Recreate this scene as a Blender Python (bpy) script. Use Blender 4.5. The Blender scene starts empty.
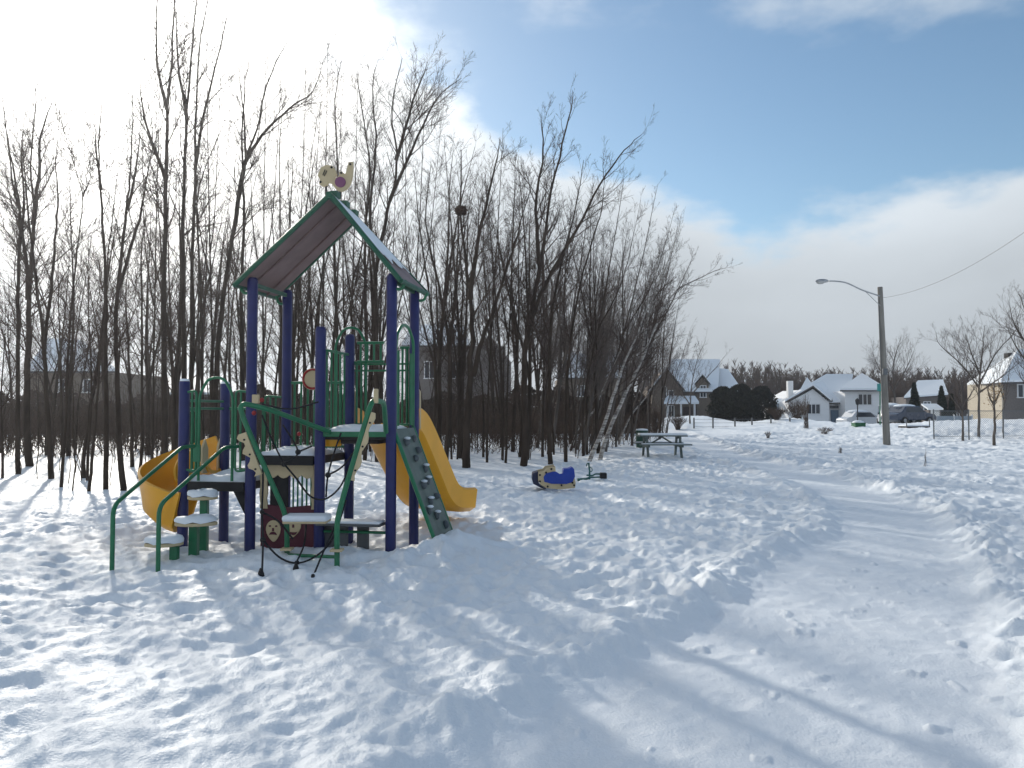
import bpy, math, random
import numpy as np
from mathutils import Vector, Matrix
PI = math.pi
SC = bpy.context.scene
COL = SC.collection

# ------------------------------------------------------------------ camera
F = 770.0; EYE = 1.7; PITCH = math.atan(26 / F)
cam_d = bpy.data.cameras.new('camera'); cam = bpy.data.objects.new('camera', cam_d); COL.objects.link(cam)
cam.location = (0, 0, EYE); cam.rotation_euler = (PI / 2 + PITCH, 0, 0)
cam_d.sensor_width = 36; cam_d.lens = 36 * F / 1024; cam_d.clip_start = 0.05; cam_d.clip_end = 6000
SC.camera = cam

# ------------------------------------------------------------------ light
SUN_AZ = math.radians(-29.0)      # from +Y, negative = left
SUN_EL = math.radians(25.0)
sd = Vector((math.sin(SUN_AZ) * math.cos(SUN_EL), math.cos(SUN_AZ) * math.cos(SUN_EL), math.sin(SUN_EL)))
sun_d = bpy.data.lights.new('sun', 'SUN'); sun_d.energy = 3.2; sun_d.angle = math.radians(1.0); sun_d.color = (1, .93, .82)
sun = bpy.data.objects.new('sun', sun_d); COL.objects.link(sun)
sun.rotation_euler = sd.to_track_quat('Z', 'Y').to_euler(); sun.location = (-20, 30, 30)
SC.view_settings.view_transform = 'Standard'; SC.view_settings.look = 'None'
SC.view_settings.exposure = 0.10; SC.view_settings.gamma = 1.0
SC.render.engine = 'CYCLES'

W = bpy.data.worlds.new('World'); SC.world = W; W.use_nodes = True
nt = W.node_tree; nt.nodes.clear()
def N(t, **k):
    n = nt.nodes.new(t)
    for a, b in k.items(): setattr(n, a, b)
    return n
def lk(a, b): nt.links.new(a, b)
def mth(op, a, b=None, c=None, clamp=False):
    n = nt.nodes.new('ShaderNodeMath'); n.operation = op; n.use_clamp = clamp
    for i, v in enumerate((a, b, c)):
        if v is None: continue
        if isinstance(v, (int, float)): n.inputs[i].default_value = v
        else: nt.links.new(v, n.inputs[i])
    return n.outputs[0]
def sstep(v, a, b, lo=0., hi=1.):
    n = nt.nodes.new('ShaderNodeMapRange'); n.interpolation_type = 'SMOOTHSTEP'
    nt.links.new(v, n.inputs[0])
    for i, x in enumerate((a, b, lo, hi)): n.inputs[i + 1].default_value = x
    return n.outputs[0]
out = N('ShaderNodeOutputWorld')
sky = N('ShaderNodeTexSky', sky_type='NISHITA'); sky.sun_disc = False
sky.sun_elevation = SUN_EL; sky.sun_rotation = SUN_AZ
sky.air_density = 1.0; sky.dust_density = 0.5; sky.ozone_density = 3.0
bg1 = N('ShaderNodeBackground'); bg1.inputs[1].default_value = 0.125
tint = N('ShaderNodeMix', data_type='RGBA', blend_type='MULTIPLY'); tint.inputs[0].default_value = 1; tint.inputs[7].default_value = (1.0, 1.04, .96, 1)
lk(sky.outputs[0], tint.inputs[6]); lk(tint.outputs[2], bg1.inputs[0])
tc = N('ShaderNodeTexCoord'); sep = N('ShaderNodeSeparateXYZ'); lk(tc.outputs['Generated'], sep.inputs[0])
X, Y_, Z = sep.outputs
mp = N('ShaderNodeMapping'); mp.inputs['Scale'].default_value = (1, 1, 2.2); lk(tc.outputs['Generated'], mp.inputs[0])
n1 = N('ShaderNodeTexNoise'); n1.inputs['Scale'].default_value = 3.4; n1.inputs['Detail'].default_value = 8; n1.inputs['Roughness'].default_value = .56
lk(mp.outputs[0], n1.inputs['Vector'])
n2 = N('ShaderNodeTexNoise'); n2.inputs['Scale'].default_value = 2.0; n2.inputs['Detail'].default_value = 5; lk(mp.outputs[0], n2.inputs['Vector'])
nz = mth('SUBTRACT', n1.outputs[0], .5); nz2 = mth('SUBTRACT', n2.outputs[0], .5)
# low bank of cloud: its top edge is higher towards the left
edge = mth('ADD', mth('ADD', .222, mth('MULTIPLY', mth('MAXIMUM', mth('SUBTRACT', .30, X), 0), .36)), mth('MULTIPLY', mth('MAXIMUM', mth('SUBTRACT', X, .42), 0), .16))
lowc = sstep(mth('ADD', mth('SUBTRACT', edge, Z), mth('MULTIPLY', nz, .23)), -.015, .028)
# bright cloud in the upper left
lf = mth('SUBTRACT', mth('SUBTRACT', mth('MULTIPLY', X, -1), .13), mth('MULTIPLY', mth('SUBTRACT', .5, Z), .28))
leftc = mth('MULTIPLY', sstep(mth('ADD', lf, mth('MULTIPLY', nz, .5)), -.04, .10), sstep(Z, .95, .65))
# thin high veils, continued overhead out of view to add ambient light
veil = mth('MULTIPLY', sstep(mth('ADD', mth('SUBTRACT', Z, .45), mth('MULTIPLY', nz, .9)), .0, .2, 0, .6), sstep(Z, .9, .65))
mask = mth('MAXIMUM', mth('MAXIMUM', lowc, leftc), veil)
vd = N('ShaderNodeVectorMath', operation='DOT_PRODUCT'); lk(tc.outputs['Generated'], vd.inputs[0]); vd.inputs[1].default_value = sd
dt = mth('MAXIMUM', vd.outputs['Value'], 0.0)
glow = mth('ADD', mth('MULTIPLY', mth('POWER', dt, 40), 2.2), mth('MULTIPLY', mth('POWER', dt, 9), .45))
cb = mth('ADD', mth('ADD', .56, glow), mth('MULTIPLY', nz2, .45))
# grey underside near the horizon, brighter rim at the top of the bank
cb = mth('ADD', cb, mth('MULTIPLY', sstep(mth('SUBTRACT', Z, edge), -.09, .03), .22))
cc = N('ShaderNodeMix', data_type='RGBA'); cc.inputs[6].default_value = (.90, .98, 1.05, 1); cc.inputs[7].default_value = (1.0, .985, .96, 1)
lk(mth('MULTIPLY', glow, 1.2, clamp=True), cc.inputs[0])
bg2 = N('ShaderNodeBackground'); lk(cc.outputs[2], bg2.inputs[0]); lk(cb, bg2.inputs[1])
mx = N('ShaderNodeMixShader'); lk(mask, mx.inputs[0]); lk(bg1.outputs[0], mx.inputs[1]); lk(bg2.outputs[0], mx.inputs[2])
lk(mx.outputs[0], out.inputs[0])

# ------------------------------------------------------------------ helpers
def P(px, py, Y):
    sy = (384 - py) / F
    x = (px - 512) / F; y = math.cos(PITCH) - math.sin(PITCH) * sy; z = math.sin(PITCH) + math.cos(PITCH) * sy
    k = Y / y
    return Vector((x * k, Y, EYE + z * k))
def GD(py, z=0.0): return F * (EYE - z) / max(py - 410, 1)   # depth of a ground pixel row

def material(name, col, rough=.7, noise=0, nscale=8, bump=0, bscale=40, metal=0, col2=None, spec=.4, stretch=None, bdist=.01):
    m = bpy.data.materials.new(name); m.use_nodes = True
    t = m.node_tree; b = t.nodes['Principled BSDF']
    b.inputs['Base Color'].default_value = (*col, 1); b.inputs['Roughness'].default_value = rough
    b.inputs['Metallic'].default_value = metal; b.inputs['Specular IOR Level'].default_value = spec
    c = t.nodes.new('ShaderNodeTexCoord'); mpn = t.nodes.new('ShaderNodeMapping')
    t.links.new(c.outputs['Object'], mpn.inputs[0])
    if stretch: mpn.inputs['Scale'].default_value = stretch
    if noise or col2:
        n = t.nodes.new('ShaderNodeTexNoise'); n.inputs['Scale'].default_value = nscale; n.inputs['Detail'].default_value = 6
        t.links.new(mpn.outputs[0], n.inputs['Vector'])
        r = t.nodes.new('ShaderNodeMapRange'); r.inputs[1].default_value = .35; r.inputs[2].default_value = .65
        t.links.new(n.outputs[0], r.inputs[0])
        mxn = t.nodes.new('ShaderNodeMix'); mxn.data_type = 'RGBA'
        c2 = col2 if col2 else tuple(x * (1 - noise) for x in col)
        mxn.inputs[6].default_value = (*col, 1); mxn.inputs[7].default_value = (*c2, 1)
        t.links.new(r.outputs[0], mxn.inputs[0]); t.links.new(mxn.outputs[2], b.inputs['Base Color'])
        rr = t.nodes.new('ShaderNodeMapRange'); rr.inputs[3].default_value = max(rough - .12, .05); rr.inputs[4].default_value = min(rough + .12, 1)
        t.links.new(n.outputs[0], rr.inputs[0]); t.links.new(rr.outputs[0], b.inputs['Roughness'])
    if bump:
        n = t.nodes.new('ShaderNodeTexNoise'); n.inputs['Scale'].default_value = bscale; n.inputs['Detail'].default_value = 5
        t.links.new(mpn.outputs[0], n.inputs['Vector'])
        bp = t.nodes.new('ShaderNodeBump'); bp.inputs['Strength'].default_value = bump; bp.inputs['Distance'].default_value = bdist
        t.links.new(n.outputs[0], bp.inputs['Height']); t.links.new(bp.outputs[0], b.inputs['Normal'])
    return m

M = {}
M['snow'] = material('snow', (.81, .855, .90), .55, 0, bump=.6, bscale=60, spec=.45, bdist=.012)
M['packed_snow'] = material('packed_snow', (.81, .85, .895), .5, .04, 3, bump=.6, bscale=55, spec=.45, bdist=.010)
M['snow_cap'] = material('snow_cap', (.81, .855, .90), .6, 0, bump=.5, bscale=14, spec=.3, bdist=.02)
M['bark'] = material('bark', (.062, .045, .034), .9, .45, 5, bump=.8, bscale=30, spec=.15, stretch=(1, 1, .25))
M['bark_grey'] = material('bark_grey', (.14, .12, .105), .9, .4, 5, bump=.8, bscale=30, spec=.15, stretch=(1, 1, .25))
M['twig'] = material('twig', (.075, .052, .042), .85, .3, 2, spec=.15)
M['birch_bark'] = material('birch_bark', (.55, .52, .48), .75, 0, 9, bump=.4, bscale=20, spec=.2, col2=(.13, .11, .10), stretch=(.5, .5, 2.2))
M['twig_pale'] = material('twig_pale', (.15, .12, .105), .85, .3, 2, spec=.15)
M['brush'] = material('brush', (.095, .066, .050), .9, .3, 1, spec=.1)
M['dry_leaf'] = material('dry_leaf', (.33, .20, .08), .8, .3, 3)
M['cedar'] = material('cedar', (.022, .032, .018), .85, .4, 3, spec=.15)
M['hedge'] = material('hedge', (.075, .048, .035), .9, .65, .35, spec=.1)
M['evergreen'] = material('evergreen', (.03, .032, .022), .9, .4, 2, spec=.1)
M['post_blue'] = material('post_blue', (.008, .014, .12), .45, .2, 6, bump=.08, bscale=120, spec=.5)
M['green'] = material('green_paint', (.010, .165, .070), .38, .2, 9, bump=.08, bscale=120, spec=.5)
M['dark_green'] = material('dark_green_plastic', (.012, .10, .055), .5, .2, 6)
M['yellow'] = material('yellow_plastic', (.85, .40, .012), .35, .10, 3, bump=.05, bscale=30, spec=.5)
M['cream'] = material('cream_plastic', (.60, .48, .29), .5, .12, 5)
M['maroon'] = material('maroon_plastic', (.10, .014, .030), .5, .2, 5)
M['black'] = material('black_rubber', (.012, .012, .014), .7, .2, 5)
M['rope'] = material('rope', (.015, .015, .02), .85, .2, 60)
M['red'] = material('red_plastic', (.35, .02, .02), .45, .2, 5)
M['roof_plastic'] = material('roof_plastic', (.20, .125, .12), .55, .18, 3, bump=.05, bscale=30)
M['deck'] = material('deck_vinyl', (.03, .025, .026), .7, .3, 8)
M['wall_grey'] = material('grey_green_plastic', (.085, .13, .115), .5, .2, 5, bump=.1, bscale=60)
M['hold'] = material('hold', (.10, .12, .13), .6, .2, 20)
M['grey_wood'] = material('grey_wood', (.13, .135, .14), .8, .3, 4, bump=.3, bscale=30, stretch=(1, 1, .2))
M['purple'] = material('purple_plastic', (.22, .07, .16), .5, .1, 5)
M['toy_blue'] = material('toy_blue', (.01, .05, .36), .4, .15, 5)
M['toy_navy'] = material('toy_navy', (.012, .02, .06), .45, .15, 5)
M['teal'] = material('teal_paint', (.02, .12, .11), .45, .2, 5)
M['table_wood'] = material('table_wood', (.14, .17, .16), .75, .3, 6, bump=.3, bscale=40, stretch=(.2, 1, 1))
M['pole_wood'] = material('pole_wood', (.25, .235, .21), .85, .3, 5, bump=.4, bscale=25, stretch=(1, 1, .15))
M['alu'] = material('aluminium', (.42, .43, .44), .4, .15, 8, metal=.7)
M['galv'] = material('galvanised', (.16, .17, .18), .5, .2, 10, metal=.4)
M['glass'] = material('window_glass', (.03, .04, .055), .12, .2, 2, spec=.6)
M['trim'] = material('white_trim', (.72, .73, .74), .6, .06, 5)
M['siding'] = material('white_siding', (.82, .83, .84), .65, .07, 2, bump=.5, bscale=9, stretch=(.05, .05, 1))
M['brick'] = material('brown_brick', (.17, .135, .105), .85, .3, 12, bump=.3, bscale=30)
M['tan_brick'] = material('tan_brick', (.60, .53, .42), .85, .15, 8, bump=.3, bscale=30)
M['grey_brick'] = material('grey_brick', (.17, .15, .14), .85, .2, 8, bump=.3, bscale=30)
M['shingle'] = material('shingle', (.10, .095, .095), .9, .3, 6)
M['door_dark'] = material('door_dark', (.05, .03, .03), .6, .2, 4)
M['door_blue'] = material('door_blue', (.12, .18, .25), .5, .2, 4)
M['bin_green'] = material('bin_green', (.01, .13, .045), .45, .2, 5)
M['bin_dark'] = material('bin_dark_green', (.02, .075, .05), .5, .2, 5)
M['car_white'] = material('car_white', (.55, .58, .62), .3, .1, 2, spec=.6)
M['car_blue'] = material('car_blue', (.04, .055, .09), .25, .1, 2, spec=.6)
M['tyre'] = material('tyre', (.015, .015, .015), .85, .2, 5)
M['panel_blue'] = material('pale_panel', (.30, .36, .42), .7, .1, 3)
M['sign_teal'] = material('sign_teal', (.03, .25, .24), .5, .1, 3)
M['lamp_glass'] = material('lamp_glass', (.5, .5, .48), .25, .1, 5)
M['nest'] = material('nest', (.10, .055, .035), .95, .4, 12)

class MB:
    def __init__(s): s.v = []; s.f = []
    def add(s, vs, fs):
        o = len(s.v); s.v.extend([tuple(v) for v in vs]); s.f.extend([tuple(i + o for i in f) for f in fs]); return s
    def box(s, c, size, rz=0, rot=None):
        R_ = rot if rot is not None else Matrix.Rotation(rz, 3, 'Z')
        hx, hy, hz = size[0] / 2, size[1] / 2, size[2] / 2; c = Vector(c)
        vs = [c + R_ @ Vector((sx * hx, sy * hy, sz * hz)) for sx in (-1, 1) for sy in (-1, 1) for sz in (-1, 1)]
        return s.add(vs, [(0, 1, 3, 2), (4, 6, 7, 5), (0, 4, 5, 1), (2, 3, 7, 6), (0, 2, 6, 4), (1, 5, 7, 3)])
    def tube(s, pts, r, n=8, cap=True):
        pts = [Vector(p) for p in pts]; m = len(pts)
        rr = r if isinstance(r, (list, tuple)) else [r] * m
        o = len(s.v); ref = None; cs = [(math.cos(2 * PI * k / n), math.sin(2 * PI * k / n)) for k in range(n)]
        for i in range(m):
            a = pts[max(i - 1, 0)]; b = pts[min(i + 1, m - 1)]; d = (b - a)
            if d.length < 1e-9: d = Vector((0, 0, 1))
            d.normalize()
            if ref is None: ref = Vector((1, 0, 0)) if abs(d.x) < .8 else Vector((0, 1, 0))
            u = ref - d * ref.dot(d); u.normalize(); w = d.cross(u); ref = u
            p = pts[i]; q = rr[i]
            for cx, sx in cs:
                s.v.append((p.x + (u.x * cx + w.x * sx) * q, p.y + (u.y * cx + w.y * sx) * q, p.z + (u.z * cx + w.z * sx) * q))
        for i in range(m - 1):
            for k in range(n):
                k2 = (k + 1) % n
                s.f.append((o + i * n + k, o + i * n + k2, o + (i + 1) * n + k2, o + (i + 1) * n + k))
        if cap:
            s.f.append(tuple(o + k for k in reversed(range(n)))); s.f.append(tuple(o + (m - 1) * n + k for k in range(n)))
        return s
    def prism(s, outline, vec):                    # closed outline of 3D points extruded by vec
        outline = [Vector(p) for p in outline]; vec = Vector(vec); n = len(outline)
        return s.add(outline + [p + vec for p in outline], [tuple(reversed(range(n))), tuple(range(n, 2 * n))] +
                     [(i, (i + 1) % n, n + (i + 1) % n, n + i) for i in range(n)])
    def quad(s, a, b, c, d): return s.add([a, b, c, d], [(0, 1, 2, 3)])
    def sphere(s, c, r, seg=10, rings=6, sc=(1, 1, 1)):
        vs = []; c = Vector(c)
        for j in range(rings + 1):
            th = PI * j / rings
            for i in range(seg):
                ph = 2 * PI * i / seg
                vs.append(c + Vector((r * sc[0] * math.sin(th) * math.cos(ph), r * sc[1] * math.sin(th) * math.sin(ph), r * sc[2] * math.cos(th))))
        return s.add(vs, [(j * seg + i, (j + 1) * seg + i, (j + 1) * seg + (i + 1) % seg, j * seg + (i + 1) % seg) for j in range(rings) for i in range(seg)])
    def sweep(s, path, section, up=Vector((0, 0, 1)), scale=None):
        path = [Vector(p) for p in path]; m = len(path); n = len(section); vs = []
        for i in range(m):
            d = (path[min(i + 1, m - 1)] - path[max(i - 1, 0)]).normalized()
            side = d.cross(up).normalized(); u2 = side.cross(d).normalized(); k = scale[i] if scale else 1
            for a, b in section: vs.append(path[i] + side * a * k + u2 * b)
        fs = [(i * n + k, i * n + (k + 1) % n, (i + 1) * n + (k + 1) % n, (i + 1) * n + k) for i in range(m - 1) for k in range(n)]
        fs += [tuple(range(n)), tuple((m - 1) * n + k for k in reversed(range(n)))]
        return s.add(vs, fs)
    def build(s, name, mat, parent=None, origin=None, bevel=0, smooth=True, ang=38):
        me = bpy.data.meshes.new(name)
        o = Vector(origin) if origin is not None else (wloc(parent) if parent else Vector((0, 0, 0)))
        me.from_pydata([(a - o.x, b - o.y, c - o.z) for a, b, c in s.v], [], s.f)
        me.materials.append(mat); me.validate(); me.update()
        if smooth:
            me.polygons.foreach_set('use_smooth', [True] * len(me.polygons)); me.set_sharp_from_angle(angle=math.radians(ang))
        ob = bpy.data.objects.new(name, me); COL.objects.link(ob)
        if parent is not None:
            ob.parent = parent; ob.location = o - wloc(parent)
        else: ob.location = o
        if bevel:
            b = ob.modifiers.new('bevel', 'BEVEL'); b.width = bevel; b.segments = 2; b.limit_method = 'ANGLE'; b.angle_limit = math.radians(50)
        return ob
def wloc(o):
    v = Vector((0, 0, 0))
    while o is not None: v += o.location; o = o.parent
    return v
def tag(o, label=None, cat=None, group=None, kind=None):
    if label: o['label'] = label
    if cat: o['category'] = cat
    if group: o['group'] = group
    if kind: o['kind'] = kind
    return o
def empty(name, loc, label=None, cat=None, group=None):
    o = bpy.data.objects.new(name, None); COL.objects.link(o); o.location = loc; o.empty_display_size = .3
    return tag(o, label, cat, group)
def copy_tree(o, parent=None):
    c = o.copy(); COL.objects.link(c); c.parent = parent
    for ch in list(o.children): copy_tree(ch, c)
    return c
def spline(pts, k=6):                              # Catmull-Rom through points
    pts = [Vector(p) for p in pts]; q = [pts[0]] + pts + [pts[-1]]; r = []
    for i in range(1, len(q) - 2):
        a, b, c, d = q[i - 1], q[i], q[i + 1], q[i + 2]
        for j in range(k):
            t = j / k
            r.append(.5 * ((2 * b) + (c - a) * t + (2 * a - 5 * b + 4 * c - d) * t * t + (3 * b - a - 3 * c + d) * t ** 3))
    r.append(pts[-1]); return r
def bend(pts, rad=.12, k=5):                       # polyline with rounded corners
    pts = [Vector(p) for p in pts]; r = [pts[0]]
    for i in range(1, len(pts) - 1):
        a, b, c = pts[i - 1], pts[i], pts[i + 1]
        q = min(rad, (a - b).length * .45, (c - b).length * .45)
        s0 = b + (a - b).normalized() * q; s1 = b + (c - b).normalized() * q
        for j in range(k + 1):
            t = j / k; r.append(s0 * (1 - t) ** 2 + b * 2 * t * (1 - t) + s1 * t * t)
    r.append(pts[-1]); return r

# ------------------------------------------------------------------ terrain
def _h(ix, iy, s):
    a = (ix.astype(np.int64) * 374761393 + iy.astype(np.int64) * 668265263 + s * 974634777) & 0x7fffffff
    a = ((a ^ (a >> 13)) * 1274126177) & 0x7fffffff
    a = a ^ (a >> 16)
    return (a & 0xffff) / 65535.0
def vnoise(x, y, s=0):
    ix = np.floor(x); iy = np.floor(y); fx = x - ix; fy = y - iy
    fx = fx * fx * fx * (fx * (fx * 6 - 15) + 10); fy = fy * fy * fy * (fy * (fy * 6 - 15) + 10)
    a = _h(ix, iy, s); b = _h(ix + 1, iy, s); c = _h(ix, iy + 1, s); d = _h(ix + 1, iy + 1, s)
    return (a * (1 - fx) + b * fx) * (1 - fy) + (c * (1 - fx) + d * fx) * fy - .5
def fbm(x, y, s=0, o=4):
    r = 0; a = 1.
    for i in range(o):
        r = r + a * vnoise(x * 2 ** i + 17.3 * i, y * 2 ** i - 9.1 * i, s + i); a *= .5
    return r
def pits(x, y, cell, s, prob=.8, size=.34, asp=1.9):       # footprints: elliptical dents with a raised rim
    cx = np.floor(x / cell); cy = np.floor(y / cell); r = np.zeros_like(x)
    for dx in (-1, 0, 1):
        for dy in (-1, 0, 1):
            ax = cx + dx; ay = cy + dy
            qx = (ax + .15 + .7 * _h(ax, ay, s)) * cell; qy = (ay + .15 + .7 * _h(ax, ay, s + 1)) * cell
            th = _h(ax, ay, s + 2) * PI; on = (_h(ax, ay, s + 3) < prob) * (.45 + .55 * _h(ax, ay, s + 4))
            ux = (x - qx) * np.cos(th) + (y - qy) * np.sin(th); uy = -(x - qx) * np.sin(th) + (y - qy) * np.cos(th)
            q = np.sqrt((ux / (size * cell * asp)) ** 2 + (uy / (size * cell)) ** 2)
            r += on * (-np.exp(-(q ** 3)) + .35 * np.exp(-((q - 1.25) / .28) ** 2))
    return r
PY = np.array([-50, 0, 3.5, 4.5, 5.4, 6.8, 9.4, 11, 12.7, 15, 17, 21, 28, 34, 45, 60])
PL = np.array([-20, -2.2, -.55, .12, .75, 1.8, 3.4, 4.6, 5.4, 6.1, 6.7, 7.1, 7.6, 8.1, 9.6, 11.5])
PR = np.array([-16, 1.6, 2.35, 2.85, 3.4, 4.15, 5.4, 6.25, 6.95, 7.5, 8.1, 8.5, 9.0, 9.7, 11.3, 13.3])
def sm(t): t = np.clip(t, 0, 1); return t * t * (3 - 2 * t)
def path_sd(x, y):                                 # >0 inside the path (metres from nearer edge)
    return np.minimum(x - np.interp(y, PY, PL), np.interp(y, PY, PR) - x)
MOUNDS = [(13, 63, 2.5, .4), (18, 70, 2.2, .5), (23, 62, 3, .35), (28.5, 50, 3, .28), (33, 52, 2.5, .35), (24, 46, 2, .22), (30, 41, 2.5, .25), (17, 50, 2.5, .2), (-.70, 9.55, .40, .17), (-1.0, 9.1, .5, .12), (9.9, 78, 6, .8), (15, 72, 5, .7), (27, 58, 9, .5), (38, 60, 7, .8), (20, 64, 6, .5),
          (47, 70, 3.0, 2.3), (50, 71, 3.0, 1.9), (-2.1, 9.0, .9, .07), (34, 47, 5, .25), (12.5, 66, 3, .6), (-2.9, 8.9, .5, .08),
          (-4.2, 10.6, .8, -.05), (-3.7, 10.9, .3, -.14), (-1.1, 10.6, .6, -.07), (-2.0, 11.3, 1.6, -.05), (-1.45, 9.46, .3, -.06), (-1.3, 10.45, .35, -.12)]
def H(x, y):
    x = np.asarray(x, float); y = np.asarray(y, float)
    d = np.hypot(x, y)
    sd_ = path_sd(x, y) + .10 * fbm(x * 1.3, y * 1.3, 51, 4)
    far = sm((70 - y) / 20)
    inp = sm((sd_ + .26) / .50) * far
    wood = sm((-x - 1 + (y - 18) * .55) / 3) * sm((y - 15) / 4)
    wood = np.clip(wood, 0, 1)
    fade = sm((95 - d) / 45)
    midf = sm((d - 14) / 14) * sm((95 - d) / 20)
    snow = .10 * fbm(x * .35, y * .35, 3, 3)
    rough = (.060 * fbm(x * 1.5, y * 1.5, 11, 5) + .022 * fbm(x * 5, y * 5, 19, 4))
    tram = .35 + .65 * sm(fbm(x * .22, y * .22, 77, 2) + .75)
    rough = rough + tram * (.060 * pits(x, y, .41, 5, .75) + .032 * pits(x + 3.3, y + 1.7, .29, 9, .8, .36, 1.7) + .014 * pits(x + 1.3, y + 7.7, .15, 14, .7, .4, 1.3)) + .009 * fbm(x * 13, y * 13, 23, 3) + midf * (.10 * fbm(x * .75, y * .75, 29, 3) + .05 * pits(x, y, 1.1, 33, .8))
    rough = rough * (1 - .65 * wood)
    # churned banks along the edges
    bank = np.exp(-((sd_ + .38) / .26) ** 2)
    right = sm((x - (np.interp(y, PY, PL) + np.interp(y, PY, PR)) / 2) / .5)
    chunk = np.abs(fbm(x * 3.1, y * 3.1, 31, 4))
    bk = bank * far * ((.045 - .01 * right) + (.08 + .06 * right) * chunk)
    bk2 = right * far * np.exp(-((sd_ + 1.0) / .6) ** 2) * (.01 + .07 * chunk)
    ph = -.09 + .010 * fbm(x * 2.2, y * 2.2, 41, 4) + .008 * pits(x, y, .36, 61, .7) + .005 * pits(x + 5, y, .19, 66, .8, .38, 1.6) + .020 * fbm(x * .8, y * .8, 43, 2) + .006 * fbm(x * 11, y * 11, 45, 3)
    lump = np.maximum(0, fbm(x * 5.5, y * 5.5, 91, 3) - .42) * .35      # crumbs thrown on the path
    z = snow * .6 + (rough * fade + bk + bk2) * (1 - inp) + inp * (ph + lump * .25)
    for mx_, my_, mr, mh in MOUNDS:
        q = np.exp(-(((x - mx_) ** 2 + (y - my_) ** 2) / mr ** 2))
        z = z + mh * q * (1 + (.5 * fbm(x * 4 / mr * .5, y * 4 / mr * .5, 71, 3) if mh > .1 else 0))
    return z
def hz(x, y): return float(H(np.array([x]), np.array([y]))[0])

fine = np.radians(np.arange(-43, 43.01, .078)); coarse = np.radians(np.arange(43, 317, 3.0)[1:])
TH = np.concatenate([fine, coarse]); nT = len(TH)
RR = [1.0]
while RR[-1] < 62: RR.append(RR[-1] * 1.0047)
while RR[-1] < 3000: RR.append(RR[-1] * 1.035)
RR = np.array(RR); nR = len(RR)
gx = (RR[:, None] * np.sin(TH)[None, :]).ravel(); gy = (RR[:, None] * np.cos(TH)[None, :]).ravel()
gz = H(gx, gy)
verts = np.stack([gx, gy, gz], 1); verts = np.vstack([verts, [[0, 0, hz(0, 0)]]])
i0 = (np.arange(nR - 1)[:, None] * nT + np.arange(nT)[None, :]); i1 = (np.arange(nR - 1)[:, None] * nT + (np.arange(nT)[None, :] + 1) % nT)
quads = np.stack([i0, i0 + nT, i1 + nT, i1], 2).reshape(-1, 4)
cxm = verts[quads, 0].mean(1); cym = verts[quads, 1].mean(1)
insd = (path_sd(cxm, cym) + .10 * fbm(cxm * 1.3, cym * 1.3, 51, 4) > .02) & (cym > .9) & (cym < 58) & (np.abs(np.arctan2(cxm, cym)) < .74)
def npmesh(name, V, Q, mat, tris=None):
    used = np.unique(Q if tris is None else np.concatenate([Q.ravel(), tris.ravel()])); rm = np.full(len(V), -1); rm[used] = np.arange(len(used))
    me = bpy.data.meshes.new(name); me.vertices.add(len(used)); me.vertices.foreach_set('co', V[used].astype(np.float32).ravel())
    lv = rm[Q].ravel(); ls = np.arange(len(Q)) * 4
    if tris is not None:
        ls = np.concatenate([ls, len(lv) + np.arange(len(tris)) * 3]); lv = np.concatenate([lv, rm[tris].ravel()])
    me.loops.add(len(lv)); me.loops.foreach_set('vertex_index', lv.astype(np.int32))
    me.polygons.add(len(ls)); me.polygons.foreach_set('loop_start', ls.astype(np.int32))
    me.update(calc_edges=True); me.polygons.foreach_set('use_smooth', np.ones(len(ls), bool)); me.materials.append(mat)
    o = bpy.data.objects.new(name, me); COL.objects.link(o); return o
tris = np.stack([np.full(nT, nR * nT), np.arange(nT), (np.arange(nT) + 1) % nT], 1)[:, [0, 1, 2]]
tag(npmesh('snow_ground', verts, quads[~insd], M['snow'], tris), kind='structure')
tag(npmesh('snow_path', verts, quads[insd], M['packed_snow']), kind='structure')

# ------------------------------------------------------------------ trees
def grow(mb, p, d, L, r, lvl, rng, maxl=3, dens=1., up=.10):
    n = 5 if lvl == 1 else (4 if lvl == 2 else 2)
    pts = [p]; rads = [r]; dd = Vector(d)
    for i in range(n):
        dd = dd + Vector((rng.gauss(0, .13), rng.gauss(0, .13), rng.gauss(0, .08) + up)); dd.normalize()
        p = p + dd * (L / n); pts.append(p); rads.append(max(r * (1 - .8 * (i + 1) / n), .0028))
    mb.tube(pts, rads, 5 if lvl == 1 else 3, False)
    if lvl < maxl:
        k = int((L * (5.2 if lvl == 1 else 10) + 1.5) * dens)
        for j in range(k):
            t = rng.uniform(.15, 1.0); f = t * n; i = min(int(f), n - 1)
            q = pts[i].lerp(pts[i + 1], f - i); dl = (pts[i + 1] - pts[i]).normalized()
            a = Vector((rng.gauss(0, 1), rng.gauss(0, 1), rng.gauss(0, 1))); a = (a - dl * a.dot(dl)).normalized()
            ang = math.radians(rng.uniform(24, 52)); nd = dl * math.cos(ang) + a * math.sin(ang)
            grow(mb, q, nd, L * rng.uniform(.28, .52) * (1.15 - .5 * t), max(rads[i] * .6, .003), lvl + 1, rng, maxl, dens, up)
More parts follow.
